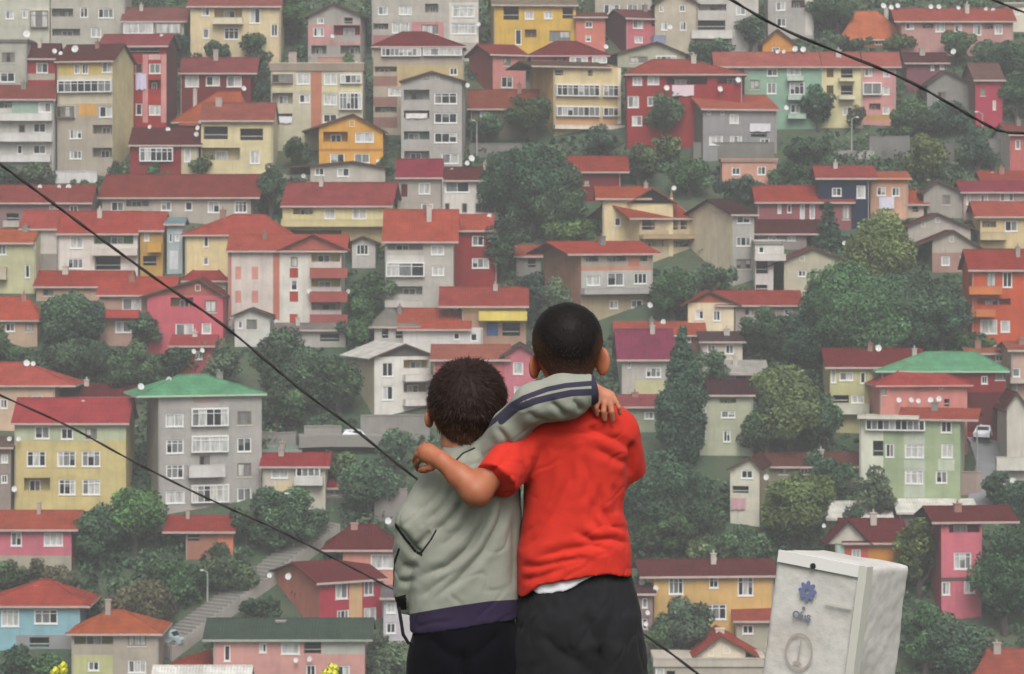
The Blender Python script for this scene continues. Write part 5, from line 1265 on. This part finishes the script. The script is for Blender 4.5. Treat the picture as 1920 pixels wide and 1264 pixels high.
# ---- taller boy in the red shirt
def boy_red():
    fd = Field((-.26, 6.74, -1.50), (.30, 7.34, -.16), .0036)
    head(fd, 1064, 636, 0, 1.0, [(Q(1064, 690, 0), .047), (Q(1070, 730, -.005), .047), (Q(1076, 800, 0), .06)],
         [(1130, 678, .0, .95, .008, .034), (1002, 688, .012, -.6, .008, .030)])
    fd.loft([745, 775, 800, 850, 950, 1060, 1150, 1230], [1035, 1000, 985, 995, 1000, 990, 985, 985], [1110, 1145, 1165, 1160, 1155, 1165, 1185, 1190],
            [.045, .06, .075, .08, .08, .085, .095, .09], YB, .03)
    el, wr = Q(893, 922, -.132), Q(828, 864, -.100)
    fd.rc(Q(988, 815, -.02), el, .040, .0325, .03); fd.rc(el, Q(862, 893, -.118), .0325, .0285, .02); fd.rc(Q(862, 893, -.118), wr, .0285, .0200, .012)
    hand(fd, (wr, Q(802, 850, -.078)),
         [(Q(808, 838, -.080), Q(796, 834, -.062), Q(787, 842, -.030), Q(788, 854, -.012)), (Q(800, 842, -.078), Q(788, 842, -.058), Q(781, 852, -.028), Q(784, 864, -.012)),
          (Q(795, 850, -.076), Q(783, 853, -.056), Q(778, 863, -.028), Q(781, 874, -.012)), (Q(796, 860, -.076), Q(786, 864, -.058), Q(781, 872, -.034), Q(784, 881, -.018))],
         (Q(818, 868, -.092), Q(808, 877, -.086), Q(797, 880, -.074), Q(789, 882, -.060)), .024, .0076, (0, 1, 0, 1.3))
    e2, w2 = Q(1158, 888, .17), Q(1110, 880, .24)
    fd.rc(Q(1160, 812, 0), e2, .042, .033, .03); fd.rc(e2, w2, .033, .021, .015)
    hand(fd, (w2, Q(1075, 885, .24)), [tuple(Q(1065-j*12, 875+i*9, .245+.006*j) for j in range(3)) for i in range(4)],
         (Q(1085, 872, .24), Q(1070, 862, .245), Q(1060, 862, .25)))
    for x, kx in ((1030, 1026), (1150, 1158)):
        fd.rc(Q(x+(8 if x > 1090 else -4), 1215), Q(kx, 1425), .050, .040, .03); fd.rc(Q(kx, 1425), Q(kx, 1590), .043, .032, .02)
        fd.rc(Q(kx, 1592), Q(kx, 1600, .09), .026, .02, .02)
    V, Fq = fd.mesh(); V = relax(V, Fq, 1)
    body = part('person', V, Fq, SKIN_A, None)
    tag(body, 'taller boy in red t-shirt and black trousers, arm round the smaller boy', 'person', 'two boys seen from behind')
    hair('hair', Q(1064, 632, .0), (.0815, .094, .0805), [(980, 660), (1003, 664), (1014, 680), (1026, 698), (1040, 714), (1064, 724), (1092, 722), (1108, 706), (1117, 682), (1126, 655), (1150, 650)],
         .0, .75, (.011, .009, .0085), 16000, .0055, body, Q(1062, 575, -.02), 3, .0010, (Q(1064, 655, -.014), Q(1067, 730, -.012), .070, .0505), out=.55, fadepx=52, fademax=.5, scalp=(.17, .075, .042))
    eyes(body, 1064, 636, 0, 1.0)
    # shirt
    fs = Field((-.11, 6.78, -.92), (.34, 7.22, -.36), .004)
    hx, hy = [955, 972, 984, 998, 1010, 1050, 1105, 1140, 1192], [1119, 1117, 1112, 1098, 1088, 1080, 1070, 1069, 1081]
    hem = lambda X: (YH-np.interp(PX0+X/YB*F, hx, hy))/F*YB
    fs.loft([733, 748, 764, 785, 810, 850, 900, 955, 1005, 1030, 1078, 1125], [1036, 1004, 978, 966, 969, 979, 982, 980, 974, 968, 968, 970],
            [1104, 1140, 1166, 1179, 1183, 1181, 1175, 1167, 1179, 1184, 1186, 1186], [.050, .064, .080, .090, .098, .100, .100, .100, .107, .113, .117, .119], YB, .02, hem)
    fs.rc(Q(998, 812, -.015), Q(930, 902, -.118), .054, .053, .04, clip=True)
    fs.rc(Q(1160, 812, 0), Q(1181, 890, .05), .050, .041, .025, clip=True)
    V, Fq = fs.mesh(); V = relax(V, Fq, 2)
    fl = [(.013, 6, [(1186, 826), (1184, 855), (1178, 893)]), (.008, 7, [(1096, 798), (1128, 812), (1160, 826), (1186, 850)]),
          (.007, 7, [(1112, 838), (1150, 858), (1180, 872)]), (.009, 7, [(1124, 905), (1126, 950), (1146, 985), (1184, 1002)]),
          (.011, 7, [(1074, 996), (1112, 1013), (1148, 1010), (1186, 1020)]), (.010, 7, [(996, 1048), (1060, 1031), (1110, 1022), (1152, 1034)]),
          (.009, 6, [(970, 1062), (1010, 1062), (1060, 1052), (1104, 1044)]), (.009, 8, [(982, 918), (1000, 890), (1014, 855), (1022, 826)]),
          (.005, 7, [(980, 815), (983, 850), (984, 890), (981, 915)]), (.009, 11, [(1072, 815), (1068, 900), (1040, 960), (1005, 1010), (972, 1036)]),
          (.007, 9, [(1040, 870), (1024, 930), (1000, 985), (976, 1012)]), (.007, 7, [(1110, 930), (1112, 975), (1130, 1000)]),
          (.007, 6, [(975, 1088), (1010, 1082), (1060, 1066)]), (.006, 7, [(958, 842), (940, 870), (915, 888)]), (.006, 7, [(1000, 800), (1050, 812), (1100, 812), (1140, 802)]),
          (.006, 8, [(1150, 905), (1158, 940), (1152, 968)]), (.006, 8, [(1092, 850), (1104, 900), (1096, 945)])]
    V = folds(V, Fq, fl); V = wrinkle(V, Fq, .0030, 13, 3, (1, 1, .6)); V = wrinkle(V, Fq, .0008, 48, 8); V = crumple(V, Fq, .0022, 26, 3, (.8, .6)); V = relax(V, Fq, 1, .12)
    x, y = to_px(V); hm = np.interp(x, hx, hy)
    seam = .0022-np.abs(np.abs(hm-9-y)/800)                                     # stitched hem line
    part('t_shirt', V, Fq, cloth('red_jersey', (.54, .034, .022), var=.06, extra=stripe_mix('seam', (.34, .010, .008))), body, {'seam': seam*(np.abs(x-1075) < 125)-.0018})
    # undershirt showing under the hem
    fu = Field((-.05, 6.86, -.90), (.32, 7.14, -.72), .004)
    ux, uy = [955, 1000, 1008, 1060, 1104, 1130, 1200], [1094, 1100, 1106, 1098, 1074, 1066, 1068]
    fu.loft([1058, 1084, 1125], [985, 976, 976], [1176, 1180, 1180], [.095, .107, .1150], YB, .02, lambda X: (YH-np.interp(PX0+X/YB*F, ux, uy))/F*YB)
    V, Fq = fu.mesh(); part('undershirt', wrinkle(relax(V, Fq, 1), Fq, .002, 60), Fq, cloth('white_jersey', (.70, .68, .72)), body)
    # trousers
    ft = Field((-.02, 6.84, -1.47), (.35, 7.17, -.80), .005)
    ft.loft([1066, 1085, 1110, 1150, 1200, 1262, 1300], [983, 977, 974, 968, 967, 968, 975], [1178, 1185, 1192, 1203, 1207, 1207, 1200],
            [.094, .100, .108, .118, .118, .108, .09], YB, .02)
    for x, kx in ((1030, 1026), (1146, 1156)):
        ft.rc(Q(x, 1235), Q(kx, 1430), .078, .062, .03); ft.rc(Q(kx, 1430), Q(kx, 1580), .062, .055, .03, clip=True)
    V, Fq = ft.mesh(); V = relax(V, Fq, 2)
    fl = [(.020, 13, [(1122, 1205), (1126, 1240), (1118, 1300), (1100, 1400)]), (.006, 12, [(1092, 1150), (1110, 1190), (1124, 1215)]),
          (.006, 12, [(1150, 1140), (1140, 1190), (1128, 1230)]), (.006, 14, [(1010, 1180), (1040, 1215), (1085, 1245), (1110, 1262)])]
    for i, xx in enumerate(range(985, 1192, 13)): fl.append((.0032, 4.5, [(xx, 1074), (xx+(i*7 % 5)-2, 1104), (xx+(i*5 % 9)-4, 1128+(i*11 % 24))]))
    V = folds(V, Fq, fl); V = wrinkle(V, Fq, .006, 14, 2, (1, 1, .5)); V = wrinkle(V, Fq, .002, 40, 6); V = crumple(V, Fq, .0028, 22, 5, (.4, .9))
    part('trousers', V, Fq, cloth('black_cotton', (.020, .0195, .022), var=.25), body)
    shoes(body, [(Q(1026, 1600)[0], -.01), (Q(1157, 1600)[0], .02)], (.05, .05, .055))
boy_red()

# ---- smaller boy in the grey hooded top
def boy_grey():
    B = .02
    fd = Field((-.27, 6.76, -1.50), (.28, 7.30, -.30), .0036)
    head(fd, 877, 742, B, 1.04, [(Q(866, 800, B), .040), (Q(862, 830, B-.005), .039), (Q(885, 890, B), .055)],
         [(805, 784, .03, -.4, .009, .024), (948, 786, .03, .4, .009, .028)])
    fd.loft([850, 890, 940, 1000, 1080, 1160, 1260], [862, 848, 834, 820, 808, 797, 795], [900, 945, 950, 945, 945, 950, 948],
            [.05, .07, .078, .078, .08, .085, .08], YB+B, .03)
    fd.rc(Q(920, 878, 0), Q(960, 800, -.075), .036, .031, .03); fd.rc(Q(960, 800, -.075), Q(1005, 755, -.112), .031, .031, .02); fd.rc(Q(1005, 755, -.112), Q(1112, 735, -.092), .032, .021, .015)
    hand(fd, (Q(1108, 733, -.093), Q(1138, 748, -.092)),
         [(Q(1122, 750, -.103), Q(1118, 764, -.104), Q(1120, 777, -.094)), (Q(1133, 755, -.104), Q(1132, 771, -.106), Q(1134, 786, -.096)),
          (Q(1144, 755, -.102), Q(1147, 772, -.104), Q(1149, 788, -.092)), (Q(1153, 749, -.096), Q(1160, 763, -.096), Q(1163, 776, -.086))],
         (Q(1118, 746, -.09), Q(1114, 760, -.085), Q(1117, 772, -.08)), .022, .0068, (0, 1, 0, 1.35))
    e2, w2 = Q(782, 992, B), Q(770, 1120, .10)
    fd.rc(Q(842, 905, B), e2, .036, .031, .03); fd.rc(e2, w2, .030, .019, .02)
    hand(fd, (w2, Q(785, 1140, .14)), [tuple(Q(792+8*j+i*4, 1135+i*8, .15+.014*j) for j in range(3)) for i in range(4)],
         (Q(790, 1128, .13), Q(800, 1120, .145), Q(806, 1120, .155)), .019, .0072)
    for x in (820, 918):
        fd.rc(Q(x, 1240, B), Q(x-2, 1440, B), .055, .038, .03); fd.rc(Q(x-2, 1440, B), Q(x-2, 1592, B), .038, .028, .02); fd.rc(Q(x-2, 1594, B), Q(x-2, 1602, B+.08), .024, .018, .02)
    V, Fq = fd.mesh(); body = part('person', relax(V, Fq, 1), Fq, SKIN_B, None)
    tag(body, 'smaller boy in grey hooded top, arm over the shoulders of taller boy', 'person', 'two boys seen from behind')
    hair('hair', Q(877, 745, B), (.0915, .100, .0915), [(790, 764), (803, 768), (812, 786), (824, 806), (842, 818), (866, 828), (900, 830), (928, 812), (944, 785), (960, 770)],
         B, .7, (.020, .012, .010), 20000, .014, body, Q(866, 690, -.04), 9, .0022, (Q(874, 775, B-.012), Q(866, 835, B-.01), .080, .046))
    eyes(body, 877, 742, B, 1.04)
    fs = Field((-.30, 6.74, -.96), (.24, 7.24, -.33), .004)
    hx, hy = [760, 770, 850, 920, 972, 985], [1188, 1187, 1173, 1163, 1160, 1160]
    hem = lambda X: (YH-np.interp(PX0+X/YB*F, hx, hy))/F*YB
    fs.loft([826, 842, 860, 885, 920, 960, 1000, 1050, 1100, 1150, 1195], [850, 836, 824, 814, 802, 790, 780, 773, 769, 767, 768],
            [900, 926, 950, 968, 976, 979, 978, 976, 975, 974, 972], [.048, .062, .076, .089, .097, .100, .102, .103, .103, .101, .100], YB+B, .02, hem)
    fs.rc(Q(836, 897, B+.005), Q(784, 980, .0), .055, .052, .03); fs.rc(Q(781, 982, .0), Q(772, 1030, .02), .050, .040, .012); fs.rc(Q(770, 1030, .02), Q(766, 1108, .05), .040, .036, .012)
    fs.rc(Q(766, 1108, .05), Q(768, 1140, .075), .031, .030, .006, clip=True)
    fs.rc(Q(916, 872, 0), Q(956, 802, -.075), .050, .040, .03); fs.rc(Q(956, 802, -.075), Q(1000, 757, -.114), .040, .043, .02); fs.rc(Q(1000, 757, -.114), Q(1058, 743, -.118), .046, .049, .02)
    fs.rc(Q(1058, 743, -.118), Q(1114, 729, -.095), .049, .034, .02, clip=True); fs.ell(Q(1046, 766, -.112), (.062, .032, .026), .02)
    fs.rc(Q(846, 848, B-.02), Q(905, 838, B-.03), .022, .024, .02)                     # rolled neckband / hood seam
    V, Fq = fs.mesh(); V = relax(V, Fq, 2)
    fl = [(.011, 6, [(925, 938), (905, 985), (878, 1028), (836, 1062), (782, 1082)]), (.009, 6, [(952, 920), (938, 975), (910, 1030), (862, 1085), (806, 1128)]),
          (.007, 6, [(896, 950), (866, 992), (826, 1026)]), (.010, 5, [(872, 935), (846, 970), (812, 1000)]),
          (.013, 6, [(741, 984), (758, 1008), (778, 1032), (792, 1040)]), (.008, 5, [(806, 994), (796, 1010), (782, 1026)]),
          (.005, 6, [(858, 1068), (824, 1092), (784, 1122)]), (.006, 7, [(828, 915), (806, 940), (778, 962)]), (.007, 6, [(852, 910), (830, 948), (800, 978)]),
          (.005, 4.5, [(846, 878), (856, 858), (876, 845), (892, 838)]), (.006, 5, [(905, 845), (900, 875), (893, 905)]),
          (.009, 5, [(1030, 752), (1050, 768), (1062, 784)]), (.008, 5, [(1074, 748), (1084, 760), (1092, 774)]), (.006, 6, [(985, 772), (1006, 786), (1030, 792)]),
          (.007, 5, [(930, 800), (948, 822), (955, 842)]), (.006, 5, [(752, 1060), (770, 1066), (786, 1060)]), (.006, 5, [(746, 1088), (764, 1092), (780, 1084)]),
          (.006, 8, [(966, 960), (968, 1040), (962, 1110)])]
    V = folds(V, Fq, fl); V = wrinkle(V, Fq, .003, 14, 5); V = wrinkle(V, Fq, .0008, 46, 9); V = crumple(V, Fq, .0018, 22, 7, (.75, .66)); V = relax(V, Fq, 1, .12)
    x, y = to_px(V); hm = np.interp(x, hx, hy)
    band = np.minimum(.0, 0)+np.where((x > 762) & (V[:, 1] > 6.6), ((y-(hm-36))/800), -1.0); band = np.where((x < 764+0*x) & (y < 1150), -1, band)
    band[(x < 778) & (y < 1142)] = -1
    d1, _ = pl_dist(x, y, [(1116, 718), (1060, 723), (1026, 730), (982, 746), (958, 760), (930, 786), (904, 806)])
    d2, _ = pl_dist(x, y, [(1116, 735), (1071, 737), (1037, 744), (1004, 752), (968, 766), (940, 790)])
    st = np.maximum(4.8-d1, 6.4-d2)/800; st = np.maximum(st, np.where(x > 1040, (x-1109)/800, -1))     # two stripes and the cuff edge
    d3, _ = pl_dist(x, y, [(741, 984), (758, 1008), (778, 1033), (790, 1041)]); d4, _ = pl_dist(x, y, [(790, 1036), (808, 1012), (818, 994)])
    d5, _ = pl_dist(x, y, [(748, 1030), (738, 1060), (736, 1100)]); pipe = np.maximum.reduce([2.6-d3, 1.7-d4, 2.2-d5])/800
    pipe = np.maximum(pipe, np.where((x < 763) & (y > 1110) & (y < 1180), np.minimum(y-1120+(x-740)*.25, 1144-y)/800, -1))
    d6, _ = pl_dist(x, y, [(846, 882), (852, 866), (868, 850), (890, 840)]); pipe = np.maximum(pipe, (1.6-d6)/800)
    mat = cloth('grey_fleece', (.275, .282, .238), var=.08, extra=lambda nt, c: stripe_mix('piping', (.02, .018, .02))(nt, stripe_mix('stripe', (.040, .036, .058))(nt, stripe_mix('band', (.034, .024, .052))(nt, c))))
    part('hooded_top', V, Fq, mat, body, {'band': band, 'stripe': st, 'piping': pipe})
    # drawcord hanging at the side
    mb = MB(); mb.tube([Q(748, 1140, .03), Q(752, 1165, .0), Q(756, 1190, -.01), Q(766, 1206, -.01), Q(776, 1206, -.02), Q(778, 1180, -.03)], .0042, 8)
    mb.build('drawcord', cloth('black_cord', (.015, .014, .015)), body, True)
    ft = Field((-.27, 6.88, -1.48), (.06, 7.20, -.88), .005)
    ft.loft([1140, 1170, 1210, 1262, 1300], [778, 773, 770, 769, 776], [966, 968, 971, 972, 964], [.092, .098, .102, .10, .085], YB+B, .02)
    for xx in (820, 920):
        ft.rc(Q(xx, 1240, B), Q(xx-2, 1440, B), .066, .055, .03); ft.rc(Q(xx-2, 1440, B), Q(xx-2, 1585, B), .055, .05, .03, clip=True)
    V, Fq = ft.mesh(); V = relax(V, Fq, 2)
    V = folds(V, Fq, [(.012, 10, [(868, 1215), (870, 1262), (868, 1340)]), (.006, 10, [(800, 1190), (830, 1220), (860, 1240)]), (.006, 10, [(940, 1185), (910, 1215), (880, 1240)])])
    V = wrinkle(V, Fq, .005, 16, 1, (1, 1, .5))
    part('trousers', V, Fq, cloth('navy_black_cotton', (.0045, .004, .0065)), body)
    shoes(body, [(Q(818, 1600)[0], -.01), (Q(918, 1600)[0], .01)], (.08, .07, .07))
boy_grey()

# ------------------------------------------------------------------ pale dented box leaning at the lower right
def pale_box():
    Yb = 6.35; s = F/Yb; D, W, H_ = .205, .222, .80
    th = -R(35)
    top = P(1625, 1064, Yb)                                   # front right top corner
    root = empty('carton', (0, 0, 0)); tag(root, 'pale dented carton with blue emblem leaning beside the boys', 'box')
    m, nt, b = new_mat('worn_carton'); b.inputs['Roughness'].default_value = .7
    v = objcoord(nt); f = noise_tex(nt, v, 9, 5, .65); f2 = noise_tex(nt, v, 3.5, 3, .6)
    c = mixrgb(nt, ramp(nt, f, .35, .65), (.46, .44, .41), (.58, .56, .53)); c = mixrgb(nt, ramp(nt, f2, .5, .75, 0, .5), c, (.50, .43, .38))
    f3 = noise_tex(nt, objcoord(nt, (1, 1, .3)), 22, 4, .7); c = mixrgb(nt, ramp(nt, f3, .6, .75, 0, .4), c, (.40, .40, .33))
    nt.links.new(c, b.inputs['Base Color']); bump(nt, b, f, .5, .01)
    # rounded shell, slightly dented
    fd = Field((-W-.03, -.03, -.03), (.03, D+.03, H_+.03), .006)
    def fn(X, Y, Z):
        r = .008; cx, cy, cz = -W/2, D/2, H_/2
        qx, qy, qz = np.abs(X-cx)-W/2+r, np.abs(Y-cy)-D/2+r, np.abs(Z-cz)-H_/2+r
        return np.sqrt(np.maximum(qx, 0)**2+np.maximum(qy, 0)**2+np.maximum(qz, 0)**2)+np.minimum(np.maximum(np.maximum(qx, qy), qz), 0)-r
    fd.add(fn, (-W, 0, 0), (0, D, H_), .004)
    V, Fq = fd.mesh(); V = relax(V, Fq, 1, .3); V = wrinkle(V, Fq, .004, 9, 2); V = wrinkle(V, Fq, .0012, 45, 7)
    part('shell', V, Fq, m, root)
    lid = MB()                                                # folded top flap lying over the front edge
    lid.box(-W+.008, -.012, -.0052, .004, H_-.024, H_+.0015)
    lid.build('flap', plain('carton_inside', (.68, .66, .64), .7), root)
    tp = MB(); tp.box(-.014, .005, -.0068, -.0045, .02, H_+.002); tp.box(.0035, .005, -.0045, .02, .02, H_+.002)
    tape = plain('packing_tape', (.54, .52, .47), .35); tp.build('tape', tape, root)
    t2 = MB(); t2.box(-.085, -.0201, -.0072, -.0058, H_-.094, H_-.088); t2.build('tape', tape, root)
    blue = plain('blue_ink', (.14, .16, .29), .7); grey = plain('grey_ink', (.17, .18, .23), .7); brown = plain('brown_ink', (.38, .33, .29), .7)
    def uv(px, py): return (px-1625)/s/math.cos(th)*1.0, H_-(py-1064)/s
    em = MB(); cu, cv = -.130, H_-.074; n = 8
    for i in range(n):                                        # eight-petalled rosette
        a = 2*math.pi*i/n; pr, pw = .020, .0056
        pts = []
        for k in range(12):
            w_ = 2*math.pi*k/12; du, dv = .0140+.0090*math.cos(w_), pw*math.sin(w_)
            pts.append((cu+du*math.cos(a)-dv*math.sin(a), -.0068-.00006*i, cv+du*math.sin(a)+dv*math.cos(a)))
        em.poly(pts[::-1])
    em.build('emblem', blue, root)
    dm = MB(); dm.tube([(-.134, -.0068, H_-.112), (-.134, -.0062, H_-.112)], .0042, 12); dm.build('dot', grey, root)
    hb = MB(); hb.tube([(-.124, -.0102, H_-.018), (-.124, -.0062, H_-.018)], .006, 12); hb.build('hole', DARKM, root)  # raised dark disc, its colour stands in for a hole's shade
    cu = bpy.data.curves.new('lettering', 'FONT'); cu.body = 'Oluş'; cu.size = .022; cu.extrude = .0004; cu.offset = .0009; cu.align_x = 'CENTER'
    to = bpy.data.objects.new('lettering', cu); COL.objects.link(to); to.parent = root; cu.materials.append(grey)
    me = bpy.data.meshes.new_from_object(to); bpy.data.objects.remove(to); to = bpy.data.objects.new('lettering', me); COL.objects.link(to); to.parent = root
    to.rotation_euler = (R(90), 0, 0); to.location = (-.136, -.0072, H_-.136)
    ov = MB(); cx, cz, n = -.132, H_-.206, 40
    ring = []
    for i in range(n+1):
        a = 2*math.pi*i/n; ring.append((cx+.034*math.cos(a), -.0066, cz+.041*math.sin(a)))
    for i in range(n):
        p, q = ring[i], ring[i+1]; f_ = .88
        ip = (cx+(p[0]-cx)*f_, p[1], cz+(p[2]-cz)*f_); iq = (cx+(q[0]-cx)*f_, q[1], cz+(q[2]-cz)*f_); ov.quad(p, ip, iq, q)
    ov.quad((cx-.002, -.0066, cz-.02), (cx+.003, -.0066, cz-.02), (cx+.0035, -.0066, cz+.026), (cx, -.0066, cz+.026))
    ov.quad((cx-.014, -.0067, cz-.027), (cx+.012, -.0067, cz-.027), (cx+.006, -.0067, cz-.021), (cx-.008, -.0067, cz-.021))
    ov.build('stamp', brown, root)
    M = Matrix.Translation(top) @ Matrix.Rotation(R(7.4), 4, 'Y') @ Matrix.Rotation(th, 4, 'Z') @ Matrix.Translation((0, 0, -H_))
    root.matrix_world = M
pale_box()

# ------------------------------------------------------------------ yellow flowers at the lookout's edge
def flower(px, py, Y, label, sc=1.0):
    p = P(px, py, Y); root = empty('wildflower', (p.x, Y, GR)); tag(root, label, 'flower', 'yellow flowers at the lookout edge')
    hz = p.z-GR; mb = MB(); gm = plain('stem_green', (.10, .14, .04), .8)
    mb.tube([(0, 0, -.02), (.01, .01, hz*.5), (0, 0, hz)], [.004, .0035, .0025], 6); mb.build('stem', gm, root)
    lb = MB()
    for i in range(9):
        a = i*2.4; z = hz*(.45+.05*i); L = .05
        d = Vector((math.cos(a), math.sin(a), .5)); t = Vector((-math.sin(a), math.cos(a), 0))*.008; o = Vector((0, 0, z))
        lb.poly([o, o+d*L*.5+t, o+d*L, o+d*L*.5-t])
    lb.build('leaf', gm, root)
    hb = MB()
    for q in range(6):
        c = Vector((random.uniform(-.013, .013)*sc, random.uniform(-.013, .013)*sc, hz+random.uniform(-.012, .008)*sc))
        for i in range(14):
            z = 1-2*(i+.5)/14; a = i*2.4; d = Vector((math.cos(a)*math.sqrt(1-z*z), math.sin(a)*math.sqrt(1-z*z), z))
            t = d.orthogonal().normalized()*.0045*sc; u = d.cross(t)
            hb.quad(c+d*.007*sc-t-u, c+d*.007*sc+t-u, c+d*.009*sc+t+u, c+d*.009*sc-t+u)
    hb.build('blossom', plain('yellow_petals', (.52, .50, .07), .7), root)
flower(108, 1254, 5.4, 'yellow wildflower nearest the left bottom corner', .8); 
flower(618, 1258, 5.5, 'yellow wildflower below the long salmon house', .8)

# ------------------------------------------------------------------ camera, light, air
cam = bpy.data.cameras.new('camera'); co = bpy.data.objects.new('camera', cam); COL.objects.link(co); SC.camera = co
cam.sensor_width = 36; cam.lens = F/1920*36; cam.shift_y = -(632-YH)/1920
co.location = (0, 0, 0); co.rotation_euler = (R(90), 0, 0); cam.clip_start = .1; cam.clip_end = 3000
cam.dof.use_dof = True; cam.dof.focus_distance = 6.9; cam.dof.aperture_fstop = (F/1920*.036)/.0034
SUN_EL, SUN_AZ = 52, 172                                    # azimuth of the light's source, measured clockwise from the view direction
w = bpy.data.worlds.new('World'); SC.world = w; w.use_nodes = True; nt = w.node_tree
sky = nt.nodes.new('ShaderNodeTexSky'); sky.sky_type = 'NISHITA'; sky.sun_disc = False
sky.sun_elevation = R(SUN_EL); sky.sun_rotation = R(SUN_AZ); sky.dust_density = 6; sky.air_density = 1; sky.ozone_density = 1
hs = nt.nodes.new('ShaderNodeHueSaturation'); hs.inputs['Saturation'].default_value = .22
bg = nt.nodes['Background']; nt.links.new(sky.outputs[0], hs.inputs['Color']); nt.links.new(hs.outputs[0], bg.inputs['Color']); bg.inputs['Strength'].default_value = .12
sl = bpy.data.lights.new('sun', 'SUN'); so = bpy.data.objects.new('sun', sl); COL.objects.link(so)
sl.energy = 1.4; sl.angle = R(32); sl.color = (1, .97, .92)
az, el = R(SUN_AZ), R(SUN_EL)
dv = Vector((math.sin(az)*math.cos(el), math.cos(az)*math.cos(el), math.sin(el)))
so.rotation_euler = (-dv).to_track_quat('-Z', 'Y').to_euler(); so.location = (0, -10, 60)
hz = MB(); hz.box(-158, 158, -32, 640, -82, 125)
vm = bpy.data.materials.new('hazy_air'); vm.use_nodes = True; vn = vm.node_tree; vn.nodes.remove(vn.nodes['Principled BSDF'])
pv = vn.nodes.new('ShaderNodeVolumePrincipled'); pv.inputs['Density'].default_value = .00046; pv.inputs['Color'].default_value = (.93, .95, .97, 1)
vn.links.new(pv.outputs[0], vn.nodes['Material Output'].inputs['Volume'])
ho = hz.build('haze', vm); tag(ho, kind='stuff')
SC.view_settings.view_transform = 'Standard'; SC.view_settings.look = 'None'; SC.view_settings.exposure = .36; SC.view_settings.gamma = 1
SC.cycles.use_denoising = True; SC.cycles.max_bounces = 6; SC.cycles.diffuse_bounces = 3; SC.cycles.glossy_bounces = 2
SC.cycles.transmission_bounces = 2; SC.cycles.volume_bounces = 1; SC.cycles.caustics_reflective = False; SC.cycles.caustics_refractive = False
